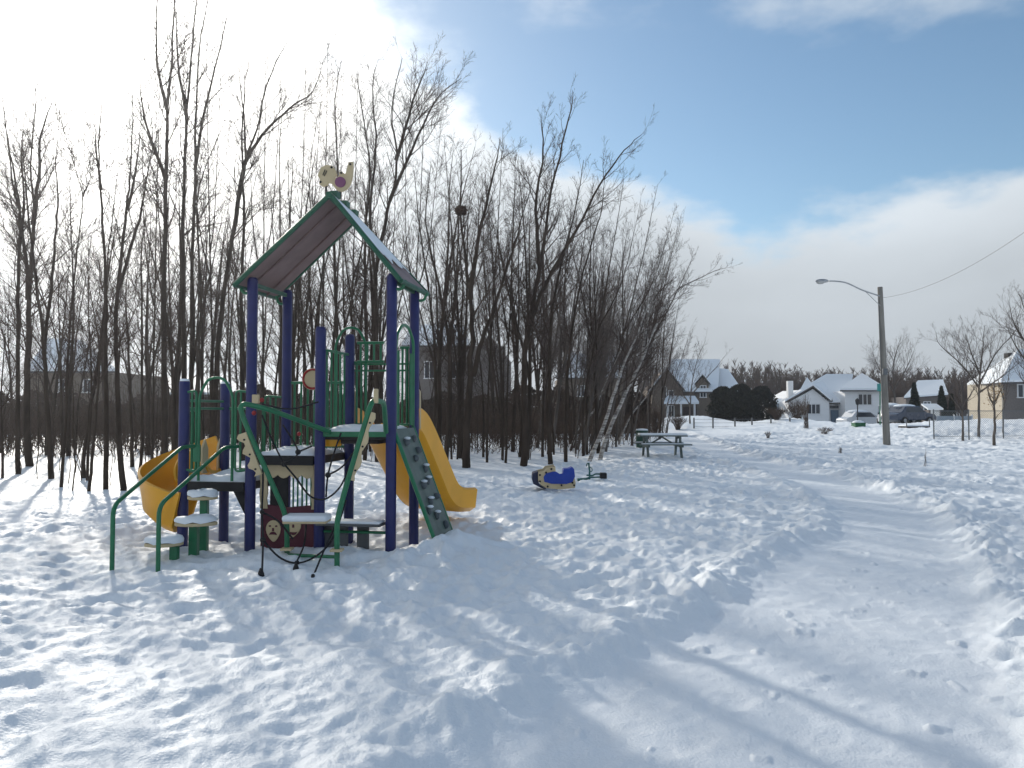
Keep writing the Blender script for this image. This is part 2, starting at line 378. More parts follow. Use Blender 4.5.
def clothe(mbc, pts, rads, rng, start, n, Lb, dens=1., maxl=3, up=.12, ang=(22, 48), bias=None):
    cum = [0]
    for i in range(len(pts) - 1): cum.append(cum[-1] + (pts[i + 1] - pts[i]).length)
    tot = cum[-1]
    for j in range(n):
        t = start + (1 - start) * ((j + rng.random()) / n); s = t * tot
        i = max(k for k in range(len(cum)) if cum[k] <= s + 1e-9); i = min(i, len(pts) - 2)
        f = (s - cum[i]) / max(cum[i + 1] - cum[i], 1e-6)
        q = pts[i].lerp(pts[i + 1], f); r = rads[i] + (rads[i + 1] - rads[i]) * f; dl = (pts[i + 1] - pts[i]).normalized()
        az = rng.uniform(0, 2 * PI); a = Vector((math.cos(az), math.sin(az), 0))
        if bias: a = a + Vector(bias)
        a = (a - dl * a.dot(dl)).normalized(); an = math.radians(rng.uniform(*ang))
        nd = dl * math.cos(an) + a * math.sin(an)
        L = Lb * rng.uniform(.55, 1.1) * (1.15 - .75 * (t - start) / (1 - start + 1e-6))
        grow(mbc, q, nd, L, max(min(r * .42, .024), .0045), 1, rng, maxl, dens, up)
def wob(pts, rng, amp, k=4):
    r = spline(pts, k)
    return [r[0]] + [p + Vector((rng.gauss(0, amp), rng.gauss(0, amp), 0)) for p in r[1:]]

TREE_N = 0
def key_tree(stems, label, rpx=3.5, bark='bark', group='bare trees along the front of the wood', nb=20, Lb=2.0, start=.30, base=None, dens=1.05, cat='tree', name='bare_tree', bias=None):
    """stems: pixel polylines, first begins at the ground; each further one starts on an earlier stem"""
    global TREE_N; TREE_N += 1; rng = random.Random(900 + TREE_N)
    y0 = stems[0][0][1]; Y = base if base else GD(y0)
    b = P(stems[0][0][0], y0, Y); b.z = hz(b.x, b.y)
    t = empty(name, b, label, cat, group); mt = MB(); mc = MB()
    r0 = rpx / F * Y
    for si, st in enumerate(stems):
        drift = rng.uniform(-.6, .6); top = st[-1][1]; bot = st[0][1]
        off0 = 0 if si == 0 else .0
        pts = [P(px, py, Y + off0 + drift * (bot - py) / max(bot - top, 1)) for px, py in st]
        if si == 0: pts = [Vector((pts[0].x, pts[0].y, b.z - .25)), Vector((pts[0].x, pts[0].y, b.z + .05))] + pts[1:]
        pts = wob(pts, rng, r0 * .10); n = len(pts)
        ra = r0 * .92 if si == 0 else r0 * .5
        rads = [max(ra * (1 - .92 * (i / (n - 1)) ** .8), .006) * (1.35 if si == 0 and i < 3 else 1) for i in range(n)]
        mt.tube(pts, rads, 9, True)
        clothe(mc, pts, rads, rng, start if si == 0 else .12, nb if si == 0 else int(nb * .65), Lb, dens, bias=bias)
    mt.build('trunk', M[bark], t, ang=60); mc.build('crown', M['twig'], t, smooth=False)
    return t
T = key_tree
T([[(18,472),(18,400),(18,300),(20,230),(17,190),(8,140),(2,95)],[(19,250),(24,205),(22,150),(26,105)]], 'bare tree at far left, narrow trunk forking low into two thin stems', 3.4)
T([[(29,466),(27,400),(28,330),(31,270),(33,215),(31,165),(36,88)],[(33,225),(38,178),(42,130),(54,98)],[(28,300),(24,240),(12,180),(6,120)]], 'thickest dark trunk near left edge, splitting into three upright stems', 5.0)
T([[(51,478),(48,435),(44,346),(36,282),(27,200),(22,140)],[(44,346),(51,290),(55,240),(58,194),(56,160),(60,110)]], 'dark bare tree with Y fork at house-roof height, left part of wood', 4.0)
T([[(61,487),(65,435),(69,337),(73,290),(79,237),(83,194),(76,180)],[(83,196),(88,184),(93,176)]], 'slim crooked bare tree ending in a small fork, leaning gently right', 2.3)
T([[(83,478),(86,440),(96,374),(102,331),(106,280),(112,220),(118,170)]], 'bare tree with a swollen foot leaning right, left part of wood', 3.0)
T([[(89,490),(93,452),(98,390),(104,310),(113,240),(121,200)]], 'thin leaning bare tree just left of two straight trunks', 2.4)
T([[(106,489),(106,400),(106,330),(106,300),(103,223),(99,169),(100,123),(104,91)],[(101,190),(96,150),(95,120)]], 'straight dark trunk with bare snapped-looking top, left front row', 3.4, nb=9, Lb=1.1)
T([[(123,490),(119,440),(117,366),(116,309),(122,252),(126,215),(130,180),(132,137),(133,94)],[(118,290),(134,237),(143,205),(150,160),(160,128)],[(127,210),(136,170),(142,118)]], 'tall front trunk leaning left at foot with a long side stem to the right', 4.0, nb=12, Lb=1.4)
T([[(132,466),(131,423),(128,340),(126,300),(130,240)]], 'short dark bare tree standing behind the two left front trunks', 3.0, nb=12)
T([[(139,478),(142,440),(142,366),(142,300),(141,252),(146,215),(139,190)]], 'knobbly slim bare tree, its top bent left, right of the leaning front trunk', 2.4, nb=13)
T([[(164,470),(164,380),(164,280),(166,182),(168,109),(172,55),(175,-5),(178,-40)],[(167,110),(158,70),(156,20),(160,-20)],[(166,180),(145,120),(140,80)]], 'very tall straight bare tree reaching out of the top of the photo', 4.3, nb=17, start=.45)
T([[(185,468),(184,380),(183,280),(184,182),(188,91),(194,29),(200,-30)],[(187,120),(178,60),(176,0)]], 'tall dark trunk behind the short left blue post', 4.3, nb=17, start=.45)
T([[(193,462),(191,380),(192,280),(195,182),(196,109),(201,36),(212,-20)],[(195,170),(207,100),(222,40),(232,-5)]], 'tall bare tree close beside the trunk behind the left blue post', 3.6, nb=17, start=.4)
T([[(203,458),(202,350),(200,280),(197,204),(205,170),(225,120)]], 'thinner bare stem right of the pair of tall trunks', 2.5, nb=14, base=25)
T([[(212,455),(218,350),(226,280),(235,219),(244,164),(257,128),(271,73),(288,40)],[(244,164),(262,135),(290,108),(312,92),(326,55)],[(233,235),(246,160),(243,110),(238,60)]], 'big bare tree leaning right with wide fan of limbs above the play roof', 4.0, nb=18, base=25, Lb=2.3)
T([[(243,455),(242,350),(242,280),(244,219),(242,146),(245,91),(250,50)]], 'upright bare tree just left of the play structure roof', 3.4, nb=18, base=26)
T([[(281,455),(281,350),(280,233),(280,146),(284,100)]], 'slim upright bare tree showing above the left slope of the play roof', 2.2, nb=18, base=27)
T([[(306,455),(304,350),(312,240),(309,180),(318,110)]], 'slender bare tree behind the two left roof posts', 2.0, nb=17, base=27)
T([[(336,455),(337,350),(334,240),(338,180),(335,100),(342,60)]], 'reddish bare tree seen inside the play roof gable', 3.0, nb=18, base=26)
T([[(365,455),(366,330),(365,240),(370,170),(362,110),(356,70)]], 'dark upright bare tree between the play roof and its front right post', 3.0, nb=18, base=26)
T([[(378,455),(376,330),(376,275),(388,210),(397,165),(392,110),(402,58)],[(376,285),(370,220),(376,150),(372,90),(378,60)],[(390,200),(412,150),(436,100),(462,78)],[(396,160),(414,100),(428,62)]], 'tall broad bare tree above the right slope of the play roof, widest crown there', 4.2, nb=20, base=25, Lb=2.3)
T([[(432,462),(436,380),(430,300),(420,230),(414,170)]], 'bare tree leaning left just right of the play structure', 2.8, nb=16)
T([[(446,464),(450,376),(446,323),(435,270),(426,222),(430,165)]], 'left stem of the close pair of trunks right of the play structure', 3.6, nb=16)
T([[(466,466),(467,411),(472,341),(469,288),(462,230),(461,150)],[(473,376),(482,340),(495,305),(512,253),(521,220),(534,175)],[(470,300),(478,240),(492,180),(500,140)]], 'thickest trunk right of the play structure, carrying the nest high up', 6.0, nb=18, Lb=2.1, start=.45)
T([[(524,465),(525,411),(525,351),(532,316),(541,260),(552,190),(566,130),(573,96)],[(530,325),(545,285),(575,232),(600,185),(625,150),(642,134)],[(540,270),(536,210),(543,150),(540,115)]], 'thick front trunk with limbs fanning to the tallest crown of the right half', 5.0, nb=20, Lb=2.2)
T([[(550,464),(549,411),(551,323),(560,270),(574,215),(584,160)]], 'dark trunk right of the thick fanned tree', 3.6, nb=18)
T([[(566,461),(566,400),(572,330),(584,270),(600,215),(606,170)]], 'bare tree leaning right between the dark trunks and the birches', 2.8, nb=18)
T([[(590,459),(604,425),(615,390),(623,366),(637,335),(652,290),(662,240)]], 'leaning white birch, left one of the pair by the spring toys', 3.0, bark='birch_bark', nb=20, name='birch_tree', group='leaning birch trees', bias=(.5, 0, 0))
T([[(600,458),(611,425),(629,386),(641,363),(657,323),(675,292),(702,277),(722,268)],[(642,362),(650,310),(668,262),(680,225)]], 'leaning white birch, right one of the pair, top arching towards the path', 3.0, bark='birch_bark', nb=20, name='birch_tree', group='leaning birch trees', bias=(.5, 0, 0))
T([[(571,440),(580,425),(594,411),(604,386),(625,340),(640,300)]], 'pale bent birch trunk leaning strongly right behind the white pair', 2.0, bark='birch_bark', nb=16, name='birch_tree', group='leaning birch trees', base=33)
T([[(619,446),(630,417),(645,398),(660,375),(690,345)]], 'small pale birch leaning low over the edge, nearest the picnic table', 1.7, bark='birch_bark', nb=14, name='birch_tree', group='leaning birch trees', base=38)
for px, by, top, lean, Y_, lab in [(152, 468, 62, 8, None, 'slender bare tree between the leaning front trunk and the tallest tree'), (212, 456, 6, -6, 25, 'thin tall bare tree reaching the top edge right of the three tall trunks'),
        (262, 455, 30, 4, 26, 'thin tall bare tree between the fan-limbed tree and the play roof'), (296, 455, 62, 10, 27, 'thin bare tree above the middle of the left roof slope'),
        (322, 455, 42, 6, 27, 'thin tall bare tree directly left of the roof ornament'), (350, 455, 66, 8, 26, 'thin bare tree directly right of the roof ornament'),
        (411, 458, 92, 14, 25, 'thin bare tree rising right of the front right roof post'), (487, 462, 128, 16, None, 'thin bare tree right of the nest tree'),
        (506, 463, 150, 10, None, 'thin bare tree between the nest tree and the fanned tree'), (583, 459, 172, 42, 29, 'thin bare tree leaning right just left of the white birches'),
        (606, 452, 184, 52, 34, 'thin bare tree leaning right between the white birches and small birch'), (632, 446, 226, 46, 38, 'thin bare tree leaning right at the end of the grove')]:
    m1 = by - (by - top) * .45; kx = px + lean * .35
    T([[(px, by), (px + 1, by - 60), (kx, m1), (px + lean * .7, m1 - (m1 - top) * .5), (px + lean, top)], [(kx, m1), (kx + 8 + lean * .4, m1 - 50), (px + lean + 16, top + 28)], [(kx - 1, m1 + 20), (kx - 12 + lean * .2, m1 - 50), (px - 14 + lean * .6, top + 45)]],
      lab, 2.0, nb=20, Lb=1.8, base=Y_)
# bird's nest high in the thick tree
nb_ = MB(); rng = random.Random(4); nc = P(461, 210, 23.4); NS = .62
for i in range(160):
    a = rng.uniform(0, 2 * PI); e = rng.uniform(-.9, .5); q = nc + Vector((math.cos(a) * math.cos(e) * .15, math.sin(a) * math.cos(e) * .15, math.sin(e) * .16))
    dv = Vector((-math.sin(a) + rng.gauss(0, .4), math.cos(a) + rng.gauss(0, .4), rng.gauss(0, .3))).normalized() * .09
    nb_.tube([q - dv, q + dv], .012, 3, False)
nb_.sphere(nc, .14, 10, 6, (1, 1, .85))
tag(nb_.build('bird_nest', M['nest'], None, origin=nc), 'round dark twig nest high in the thick bare tree', 'nest')

# prototypes for the rest of the wood
def proto_tree(seed, h, r, lean=0., two=False, dens=.8, nb=19, Lb=1.7, start=.3, bark='bark', twig='twig'):
    rng = random.Random(seed); t = bpy.data.objects.new('bare_tree', None); COL.objects.link(t)
    mt = MB(); mc = MB()
    def stem(p0, r0, h0, l, st, n):
        pts = [p0]; p = p0; d = Vector((l * .6, rng.gauss(0, .03), 1)).normalized()
        for i in range(7):
            d = (d + Vector((l * .10 + rng.gauss(0, .05), rng.gauss(0, .05), .1))).normalized(); p = p + d * h0 / 7; pts.append(p)
        pts = spline(pts, 2); m = len(pts); rads = [max(r0 * (1 - .93 * (i / (m - 1)) ** .8), .006) for i in range(m)]
        mt.tube(pts, rads, 7); clothe(mc, pts, rads, rng, st, n, Lb, dens, bias=(lean * 2, 0, 0) if lean else None)
        return pts
    a = stem(Vector((0, 0, -.25)), r, h, lean, start, nb)
    if two: stem(a[rng.choice((3, 4, 5))], r * .65, h * .62, lean + rng.choice((-.25, .25)), .2, int(nb * .6))
    mt.build('trunk', M[bark], t, ang=60); mc.build('crown', M[twig], t, smooth=False)
    return t
PROT = [proto_tree(1, 9, .09, 0, True), proto_tree(2, 10.5, .11, .04, True), proto_tree(3, 8, .065), proto_tree(4, 9.5, .08, -.05),
        proto_tree(5, 7, .05, .05), proto_tree(6, 10, .10, .02, True), proto_tree(7, 6, .04, 0), proto_tree(8, 8.5, .07, -.03, True)]
LEAN = [proto_tree(21, 9.8, .08, .20, True, nb=27, dens=.9, bark='bark_grey', twig='twig_pale'), proto_tree(22, 8.8, .065, .26, nb=27, dens=.9, bark='bark_grey', twig='twig_pale'),
        proto_tree(23, 10.3, .075, .15, True, nb=26, dens=.9, twig='twig_pale'), proto_tree(24, 7.8, .05, .30, nb=24, bark='bark_grey', twig='twig_pale')]
usedp = set()
def place(pr, x, y, rz, s, label, group, cat='tree'):
    if pr.name in usedp: o = copy_tree(pr)
    else: usedp.add(pr.name); o = pr
    o.location = (x, y, hz(x, y)); o.rotation_euler = (0, 0, rz); o.scale = (s, s, s); tag(o, label, cat, group); return o
FX = [-400, 0, 130, 165, 250, 350, 480, 530, 600, 640, 665, 700]; FY = [15.5, 17.0, 17.0, 21.8, 25, 26, 24.5, 25, 28, 38, 46, 60]
rng = random.Random(12)
MARKS = [(20, 'beside the far left trunks'), (75, 'in front of the far left brown house'), (135, 'around the two left front trunks'), (185, 'left of the short blue posts'),
         (245, 'behind the low deck of the play structure'), (300, 'behind the left slope of the play roof'), (350, 'behind the peak of the play roof'), (400, 'behind the right slope of the play roof'),
         (445, 'behind the climbing wall and double slide'), (490, 'in front of the grey house'), (530, 'left of the thick fanned tree'), (570, 'above the blue rocker'), (610, 'above the birches'), (640, 'right of the birches'), (9999, 'at the right end of the wood')]
def where(px):
    return next(t_ for m_, t_ in MARKS if px < m_)
for i in range(138):
    px = rng.uniform(-90, 600); fy = float(np.interp(px, FX, FY)); y = fy + 1 + (47 - fy) * rng.random() ** 1.15
    x = (px - 512) / F * y
    if px < 170 and rng.random() < .38: continue
    zone = 'left' if px < 150 else ('mid' if px < 420 else 'right')
    lab = {'left': 'thin dark bare tree crowded in the wood left of the play structure', 'mid': 'thin dark bare tree in the wood directly behind the play structure', 'right': 'thin dark bare tree in the wood between play structure and birches'}[zone]
    s = rng.uniform(.8, 1.12) * (1.0 if px > 60 else .85)
    s *= 1 + .012 * (y - 20)
    lab = ('thin dark bare tree among the nearer ones ' if y < fy + 9 else 'slim bare tree deep in the wood ') + where(px)
    place(PROT[rng.randrange(8)], x, y, rng.uniform(0, 2 * PI), s, lab, 'trees inside the wood')
for i in range(50):
    px = rng.uniform(530, 668); fy = float(np.interp(px, FX, FY)); y = fy + .8 + (56 - fy) * rng.random() ** 1.2
    x = (px - 512) / F * y; hs = np.interp(px, [545, 600, 640, 668], [1.05, .98, .9, .62]) * (y / 30) ** .75
    place(LEAN[rng.randrange(4)], x, y, rng.uniform(-.7, .7), float(hs) * rng.uniform(.75, 1.05), ('bare tree leaning right at front of the thicket ' if y < fy + 10 else 'bare tree leaning right deep in the thicket ') + where(px), 'leaning trees at the end of the wood')
# saplings
SAP = []
for k in range(4):
    rg = random.Random(300 + k); t = bpy.data.objects.new('sapling', None); COL.objects.link(t); mt = MB(); mc = MB()
    h = (1.7, 2.4, 3.2, 2.0)[k]; pts = [Vector((0, 0, -.15))]
    for i in range(5): pts.append(pts[-1] + Vector((rg.gauss(0, .05), rg.gauss(0, .05), h / 5)))
    rads = [.016 * (1 - .75 * i / 5) for i in range(6)]; mt.tube(pts, rads, 5); clothe(mc, pts, rads, rg, .25, 7, .6, .7, maxl=2)
    mt.build('stem', M['bark'], t); mc.build('twigs', M['twig'], t, smooth=False); SAP.append(t)
for i in range(120):
    px = rng.uniform(-60, 650); fy = float(np.interp(px, FX, FY)); y = fy - .5 + 9 * rng.random()
    place(SAP[rng.randrange(4)], (px - 512) / F * y, y, rng.uniform(0, 6.2), rng.uniform(.6, 1.2), 'thin low bare sapling ' + where(px), 'saplings under the wood', 'sapling')
# brown brush deeper in the wood (uncountable)
bm_ = MB(); rng = random.Random(77)
for i in range(4600):
    px = rng.uniform(-200, 668); fy = float(np.interp(px, FX, FY)); y = max(fy + 6, 28) + rng.random() * 20
    if px > 560 and rng.random() < .45: continue
    if px > 560: y = fy + 3 + rng.random() * 16
    x = (px - 512) / F * y; h = rng.uniform(.8, 2.9) * (.7 + .5 * math.sin(x * .7) ** 2)
    p = Vector((x, y, -.1)); a = p + Vector((rng.gauss(0, .35), rng.gauss(0, .35), h * .55)); b = a + Vector((rng.gauss(0, .4), rng.gauss(0, .4), h * .45))
    bm_.tube([p, a, b], [.014, .010, .004], 3, False)
    for j in range(5):
        q = a.lerp(b, rng.random()) if j > 1 else p.lerp(a, rng.uniform(.4, 1)); e = q + Vector((rng.gauss(0, .3), rng.gauss(0, .3), rng.uniform(.1, .6)))
        bm_.tube([q, e], [.007, .003], 3, False)
tag(bm_.build('undergrowth', M['brush'], smooth=False), 'brown leafless undergrowth filling the wood', 'undergrowth', kind='stuff')

def leafy(mb, pts_fn, n, size, rng):
    for i in range(n):
        c = pts_fn(); a = Vector((rng.gauss(0, 1), rng.gauss(0, 1), rng.gauss(0, 1))).normalized()
        b = a.cross(Vector((rng.gauss(0, 1), rng.gauss(0, 1), rng.gauss(0, 1)))).normalized(); s = size * rng.uniform(.5, 1.2)
        mb.add([c - a * s, c + b * s * .5, c + a * s, c - b * s * .5], [(0, 1, 2, 3)])
# hedge behind the wood
hd = MB(); rng = random.Random(5); hx0, hx1 = P(-120, 430, 54).x, P(640, 430, 60).x
def hp():
    x = rng.uniform(hx0, hx1); top = 2.7 + .30 * math.sin(x * .9) + .25 * math.sin(x * 2.3) + .35 * math.sin(x * .31 + 1)
    return Vector((x, 56 + rng.uniform(-.7, .7), rng.random() ** .8 * top))
leafy(hd, hp, 26000, .22, rng)
hd.box(((hx0 + hx1) / 2, 56, .9), (hx1 - hx0, .5, 2.0))
tag(hd.build('hedge', M['hedge'], smooth=False, origin=(0, 56, 0)), 'long dark brown hedge running behind the wood', 'hedge')

def cedar(px, by, ty, wpx, Y, label, group=None, mat='cedar', name='cedar_tree', shape='cone'):
    rg = random.Random(int(px * 7)); b = P(px, by, Y); b.z = hz(b.x, b.y); h = (P(px, ty, Y).z - b.z) * 1.12; w = wpx / F * Y / 2 * 1.2
    t = empty(name, b, label, 'evergreen tree', group); mt = MB(); mt.tube([b - Vector((0, 0, .2)), b + Vector((0, 0, h * .8))], [.09, .03], 7); mt.build('trunk', M['bark'], t)
    mc = MB()
    def f():
        u = rg.random() ** .75; a = rg.uniform(0, 2 * PI)
        pr = (1 - u) ** .75 * (.55 + .45 * min(1, u * 6)) if shape == 'cone' else math.sqrt(max(0, 1 - (2 * u - .8) ** 2 / 1.5))
        rr = w * pr * math.sqrt(rg.uniform(.35, 1)) * (1 + .18 * math.sin(a * 3 + u * 14) + .10 * math.sin(a * 7 + u * 31 + px))
        return b + Vector((rr * math.cos(a), rr * math.sin(a), u * h))
    leafy(mc, f, 2600 if shape == 'cone' else 5200, .16, rg); mc.build('crown', M[mat], t, smooth=False); return t
cedar(915, 429, 388, 12, 68, 'tallest dark conical cedar beside the parked blue car')
cedar(942, 424, 391, 12, 74, 'dark pointed cedar between the grey house and the garden fence')
cedar(952, 424, 398, 7, 74, 'small narrow cedar right of the pointed one')
cedar(723, 429, 391, 22, 74, 'rounded dark evergreen against the right end of brown house', 'round evergreens beside the brown house', 'evergreen', 'evergreen_shrub', 'round')
cedar(741, 429, 389, 26, 73, 'middle rounded dark evergreen between the two houses', 'round evergreens beside the brown house', 'evergreen', 'evergreen_shrub', 'round')
cedar(762, 429, 391, 24, 74, 'right rounded dark evergreen, nearest the white house', 'round evergreens beside the brown house', 'evergreen', 'evergreen_shrub', 'round')

# open-grown trees on the right, and bushes
def open_tree(px, by, tops, rpx, Y, label, name='bare_tree', leaves=False, nb=12, Lb=1.8, group=None, start=.3, dens=.8):
    stems = [[(px, by)] + tops[0]] + tops[1:]
    return key_tree(stems, label, rpx, 'bark_grey', group, nb, Lb, start, base=Y, dens=dens, name=name)
open_tree(979, 436, [[(979,400),(980,375),(983,345),(985,325)], [(979,388),(962,365),(940,345),(936,333)], [(979,385),(995,355),(1012,335),(1020,322)], [(980,375),(970,350),(965,333)], [(980,392),(1000,378),(1020,362)]], 2.0, 45, 'wide spreading bare tree in front of the sunlit tan house', nb=17, Lb=2.3, start=.35)
open_tree(963, 441, [[(963,425),(962,405),(961,385),(960,372)], [(963,412),(950,395),(945,382)], [(963,408),(972,392),(978,380)]], 1.8, 42, 'small bare tree standing behind the left part of chain link fence', nb=9, Lb=1.1)
open_tree(1034, 440, [[(1033,400),(1030,350),(1025,310),(1018,292)], [(1032,370),(1015,345),(1005,322)], [(1031,350),(1015,325),(1008,300)], [(1031,340),(1040,310),(1045,285)]], 2.4, 40, 'bare tree at right edge, only its branches reaching into view', nb=16, Lb=2.0)
open_tree(1003, 437, [[(1004,405),(1008,380),(1012,355)], [(1004,400),(998,380),(995,360)]], 1.3, 47, 'thin bare tree beside the tan wall corner', nb=8, Lb=1.2)
open_tree(895, 428, [[(895,400),(893,370),(897,350),(903,340)], [(895,395),(880,370),(872,352)], [(894,390),(908,365),(915,347)]], 1.6, 82, 'bare tree rising behind the parked cars right of the lamp pole', nb=18, Lb=4.0)
open_tree(690, 428, [[(690,410),(692,385),(697,360),(706,340)], [(690,405),(675,380),(668,350)], [(691,395),(712,372),(728,352)]], 1.4, 62, 'bare tree in front of the brown house porch', nb=12, Lb=2.2)
st_ = open_tree(994, 447, [[(995,425),(994,405),(994,385),(994,372)], [(994,406),(988,392),(986,384)], [(994,404),(1000,392),(1003,382)]], 2.2, 36.5, 'young tree with a few tan dead leaves in front of chain link fence', name='young_tree', nb=9, Lb=.7)
lf_ = MB(); rg = random.Random(8); lc = P(994, 393, 36.5)
leafy(lf_, lambda: lc + Vector((rg.gauss(0, .20), rg.gauss(0, .2), rg.gauss(0, .30))), 260, .045, rg); lf_.build('leaves', M['dry_leaf'], st_, smooth=False)
def bush(px, by, wpx, hpx, Y, label, name='bare_bush', n=60, mat='brush', group=None):
    rg = random.Random(int(px * 3 + Y)); b = P(px, by, Y); b.z = hz(b.x, b.y); w = wpx / F * Y / 2; h = hpx / F * Y; m = MB()
    for i in range(n):
        a = rg.uniform(0, 2 * PI); q = rg.random() ** .6; d = Vector((math.cos(a) * w * q, math.sin(a) * w * q, h * rg.uniform(.6, 1) * (1 - .3 * q)))
        p0 = b + Vector((rg.gauss(0, .08), rg.gauss(0, .08), -.1)); p1 = b + d * .55 + Vector((0, 0, h * .08)); p2 = b + d
        r = .012 * Y / 50
        m.tube([p0, p1, p2], [r, r * .7, r * .35], 3, False)
        for j in range(5):
            s = p1.lerp(p2, rg.random()); m.tube([s, s + Vector((rg.gauss(0, .14 * w), rg.gauss(0, .14 * w), rg.uniform(.05, .25) * h))], [r * .5, r * .25], 3, False)
    return tag(m.build(name, M[mat], None, origin=b, smooth=False), label, 'bush', group)
bush(797, 428, 26, 27, 66, 'reddish bare bush in front of left wing of white house', n=130)
bush(806, 434, 12, 34, 56, 'tall thin bare shrub before the white house windows', n=30)
bush(893, 428, 20, 42, 100, 'brown bare shrub mass behind the parked cars', n=160)
bush(777, 430, 22, 14, 62, 'low brown bush at foot of the evergreens', n=90)
bush(824, 434, 18, 8, 50, 'low dry weeds poking through snow left of green utility box', n=40)
bush(655, 432, 22, 26, 55, 'bare brown bush at end of wood by brown house', n=130)
bush(678, 430, 22, 16, 60, 'bare bush below the brown house porch', n=90)
bush(840, 453, 5, 7, 30.5, 'small dry weed tuft sticking out of snow beside the path', n=14)
bush(768, 437, 8, 8, 46, 'small weed clump on snowy bank right of the distant fence posts', n=22)
bush(926, 465, 3, 18, 23.5, 'thin dry stalk standing alone in snow on the right', n=5)
def far_wood():
    m = MB(); rg = random.Random(99)
    for i in range(820):
        px = rg.uniform(640, 1080); Y = rg.uniform(118, 150); h = rg.uniform(6, 8.6) * (1.1 if 735 < px < 800 else 1)
        b = Vector(((px - 512) / F * Y, Y, -.2)); l = rg.gauss(0, .06); top = b + Vector((l * h, 0, h)); m.tube([b, b.lerp(top, .6), top], [.10, .06, .02], 3, False)
        for j in range(26):
            t = rg.uniform(.12, .98); q = b.lerp(top, t); L = rg.uniform(.7, 2.2) * (1.1 - .6 * t); a = rg.uniform(0, 2 * PI)
            e = q + Vector((math.cos(a) * L * .5, math.sin(a) * L * .5, L * .75)); m.tube([q, e], [.06, .02], 3, False)
            for k in range(2):
                s = q.lerp(e, rg.uniform(.3, .9)); a2 = rg.uniform(0, 2 * PI); m.tube([s, s + Vector((math.cos(a2) * .4, math.sin(a2) * .4, .5))], [.04, .016], 3, False)
    return tag(m.build('distant_wood', M['brush'], smooth=False), 'far-off brown leafless wood behind the houses', 'woodland', kind='stuff')
far_wood()

# ------------------------------------------------------------------ houses
class House:
    def __init__(s, name, px, Y, label, group=None):
        s.Y = Y; b = P(px, 425, Y); b.z = 0; s.r = empty(name, b, label, 'house', group)
    def pt(s, px, py, dy=0): return P(px, py, s.Y + dy)
    def wall(s, px0, px1, py_top, mat, dy=0, depth=6, outline=None, name='wall'):
        m = MB()
        o = [s.pt(a, b, dy) for a, b in outline] if outline else [s.pt(px0, py_top, dy), s.pt(px1, py_top, dy)]
        if outline is None:
            o = [Vector((o[0].x, o[0].y, -.3)), Vector((o[1].x, o[1].y, -.3)), o[1], o[0]]
        else:
            o = [Vector((o[0].x, o[0].y, -.3)), Vector((o[-1].x, o[-1].y, -.3))] + list(reversed(o))
        m.prism(o, (0, depth, 0)); return m.build(name, mat, s.r, smooth=False)
    def window(s, px0, px1, py0, py1, dy=0, mull=1):
        a = s.pt(px0, py1, dy); b = s.pt(px1, py0, dy); w = b.x - a.x; h = b.z - a.z; c = Vector(((a.x + b.x) / 2, a.y, (a.z + b.z) / 2))
        m = MB(); t = .09
        m.box(c + Vector((0, -.03, h / 2 + t / 2)), (w + 2 * t, .1, t)).box(c + Vector((0, -.05, -h / 2 - t / 2)), (w + 2 * t + .08, .14, t))
        for sx in (-1, 1): m.box(c + Vector((sx * (w / 2 + t / 2), -.03, 0)), (t, .1, h))
        for k in range(mull): m.box(c + Vector((-w / 2 + w * (k + 1) / (mull + 1), -.03, 0)), (.07, .08, h))
        f = m.build('window', M['trim'], s.r, smooth=False)
        g = MB(); g.box(c + Vector((0, -.005, 0)), (w, .05, h)); g.build('pane', M['glass'], f, smooth=False)
    def slab(s, pts, th, mat, name, lift=0):
        m = MB(); m.prism([Vector(p) + Vector((0, 0, lift)) for p in pts], (0, 0, th)); return m.build(name, mat, s.r, smooth=False)
    def roofq(s, a, b, c, d):
        """a b eave left-right (px,py,dy), c d ridge right-left"""
        pts = [s.pt(*a), s.pt(*b), s.pt(*c), s.pt(*d)]
        r = s.slab(pts, .14, M['shingle'], 'roof')
        m = MB(); m.prism([p + Vector((0, -.02, .145)) for p in pts], (0, 0, .20)); m.build('snow_cover', M['snow_cap'], r, smooth=False)
    def rooft(s, a, b, c):
        pts = [s.pt(*a), s.pt(*b), s.pt(*c)]
        r = s.slab(pts, .14, M['shingle'], 'roof')
        m = MB(); m.prism([p + Vector((0, -.02, .145)) for p in pts], (0, 0, .20)); m.build('snow_cover', M['snow_cap'], r, smooth=False)
# white house
h = House('white_house', 836, 80, 'white sided house with snowy hip roof and chimney right of the evergreens')
h.wall(790, 828, 403, M['siding'], outline=[(789, 402), (813, 389), (829, 402)], depth=9)
h.wall(828, 846, 404, M['siding'], dy=1.2, depth=6)
h.wall(845, 884, 391, M['siding'], dy=-.6, depth=9)
h.roofq((785, 403, -.4), (813, 387, -.4), (826, 383, 9), (798, 399, 9)); h.roofq((831, 402, -.4), (813, 387, -.4), (826, 384, 8), (844, 398, 8))
h.roofq((790, 398, 3), (848, 396, 3), (853, 377, 7), (826, 377, 7))
h.roofq((824, 404, .6), (848, 404, .6), (846, 392, 3.2), (828, 392, 3.2))
h.rooft((840, 391.5, -1.2), (887, 391.5, -1.2), (862, 376, 3.5)); h.rooft((840, 391.5, -1.2), (862, 376, 3.5), (842, 390, 8)); h.rooft((887, 391.5, -1.2), (884, 390, 8), (862, 376, 3.5))
h.rooft((797, 398, 6), (816, 392, 6), (807, 380, 8)) 
m = MB(); a = h.pt(790, 404, 3); b = h.pt(790, 381, 3); m.box((a.x, a.y, b.z / 2 + a.z / 2), (.55, .55, b.z - a.z)); m.build('chimney', M['trim'], h.r, smooth=False)
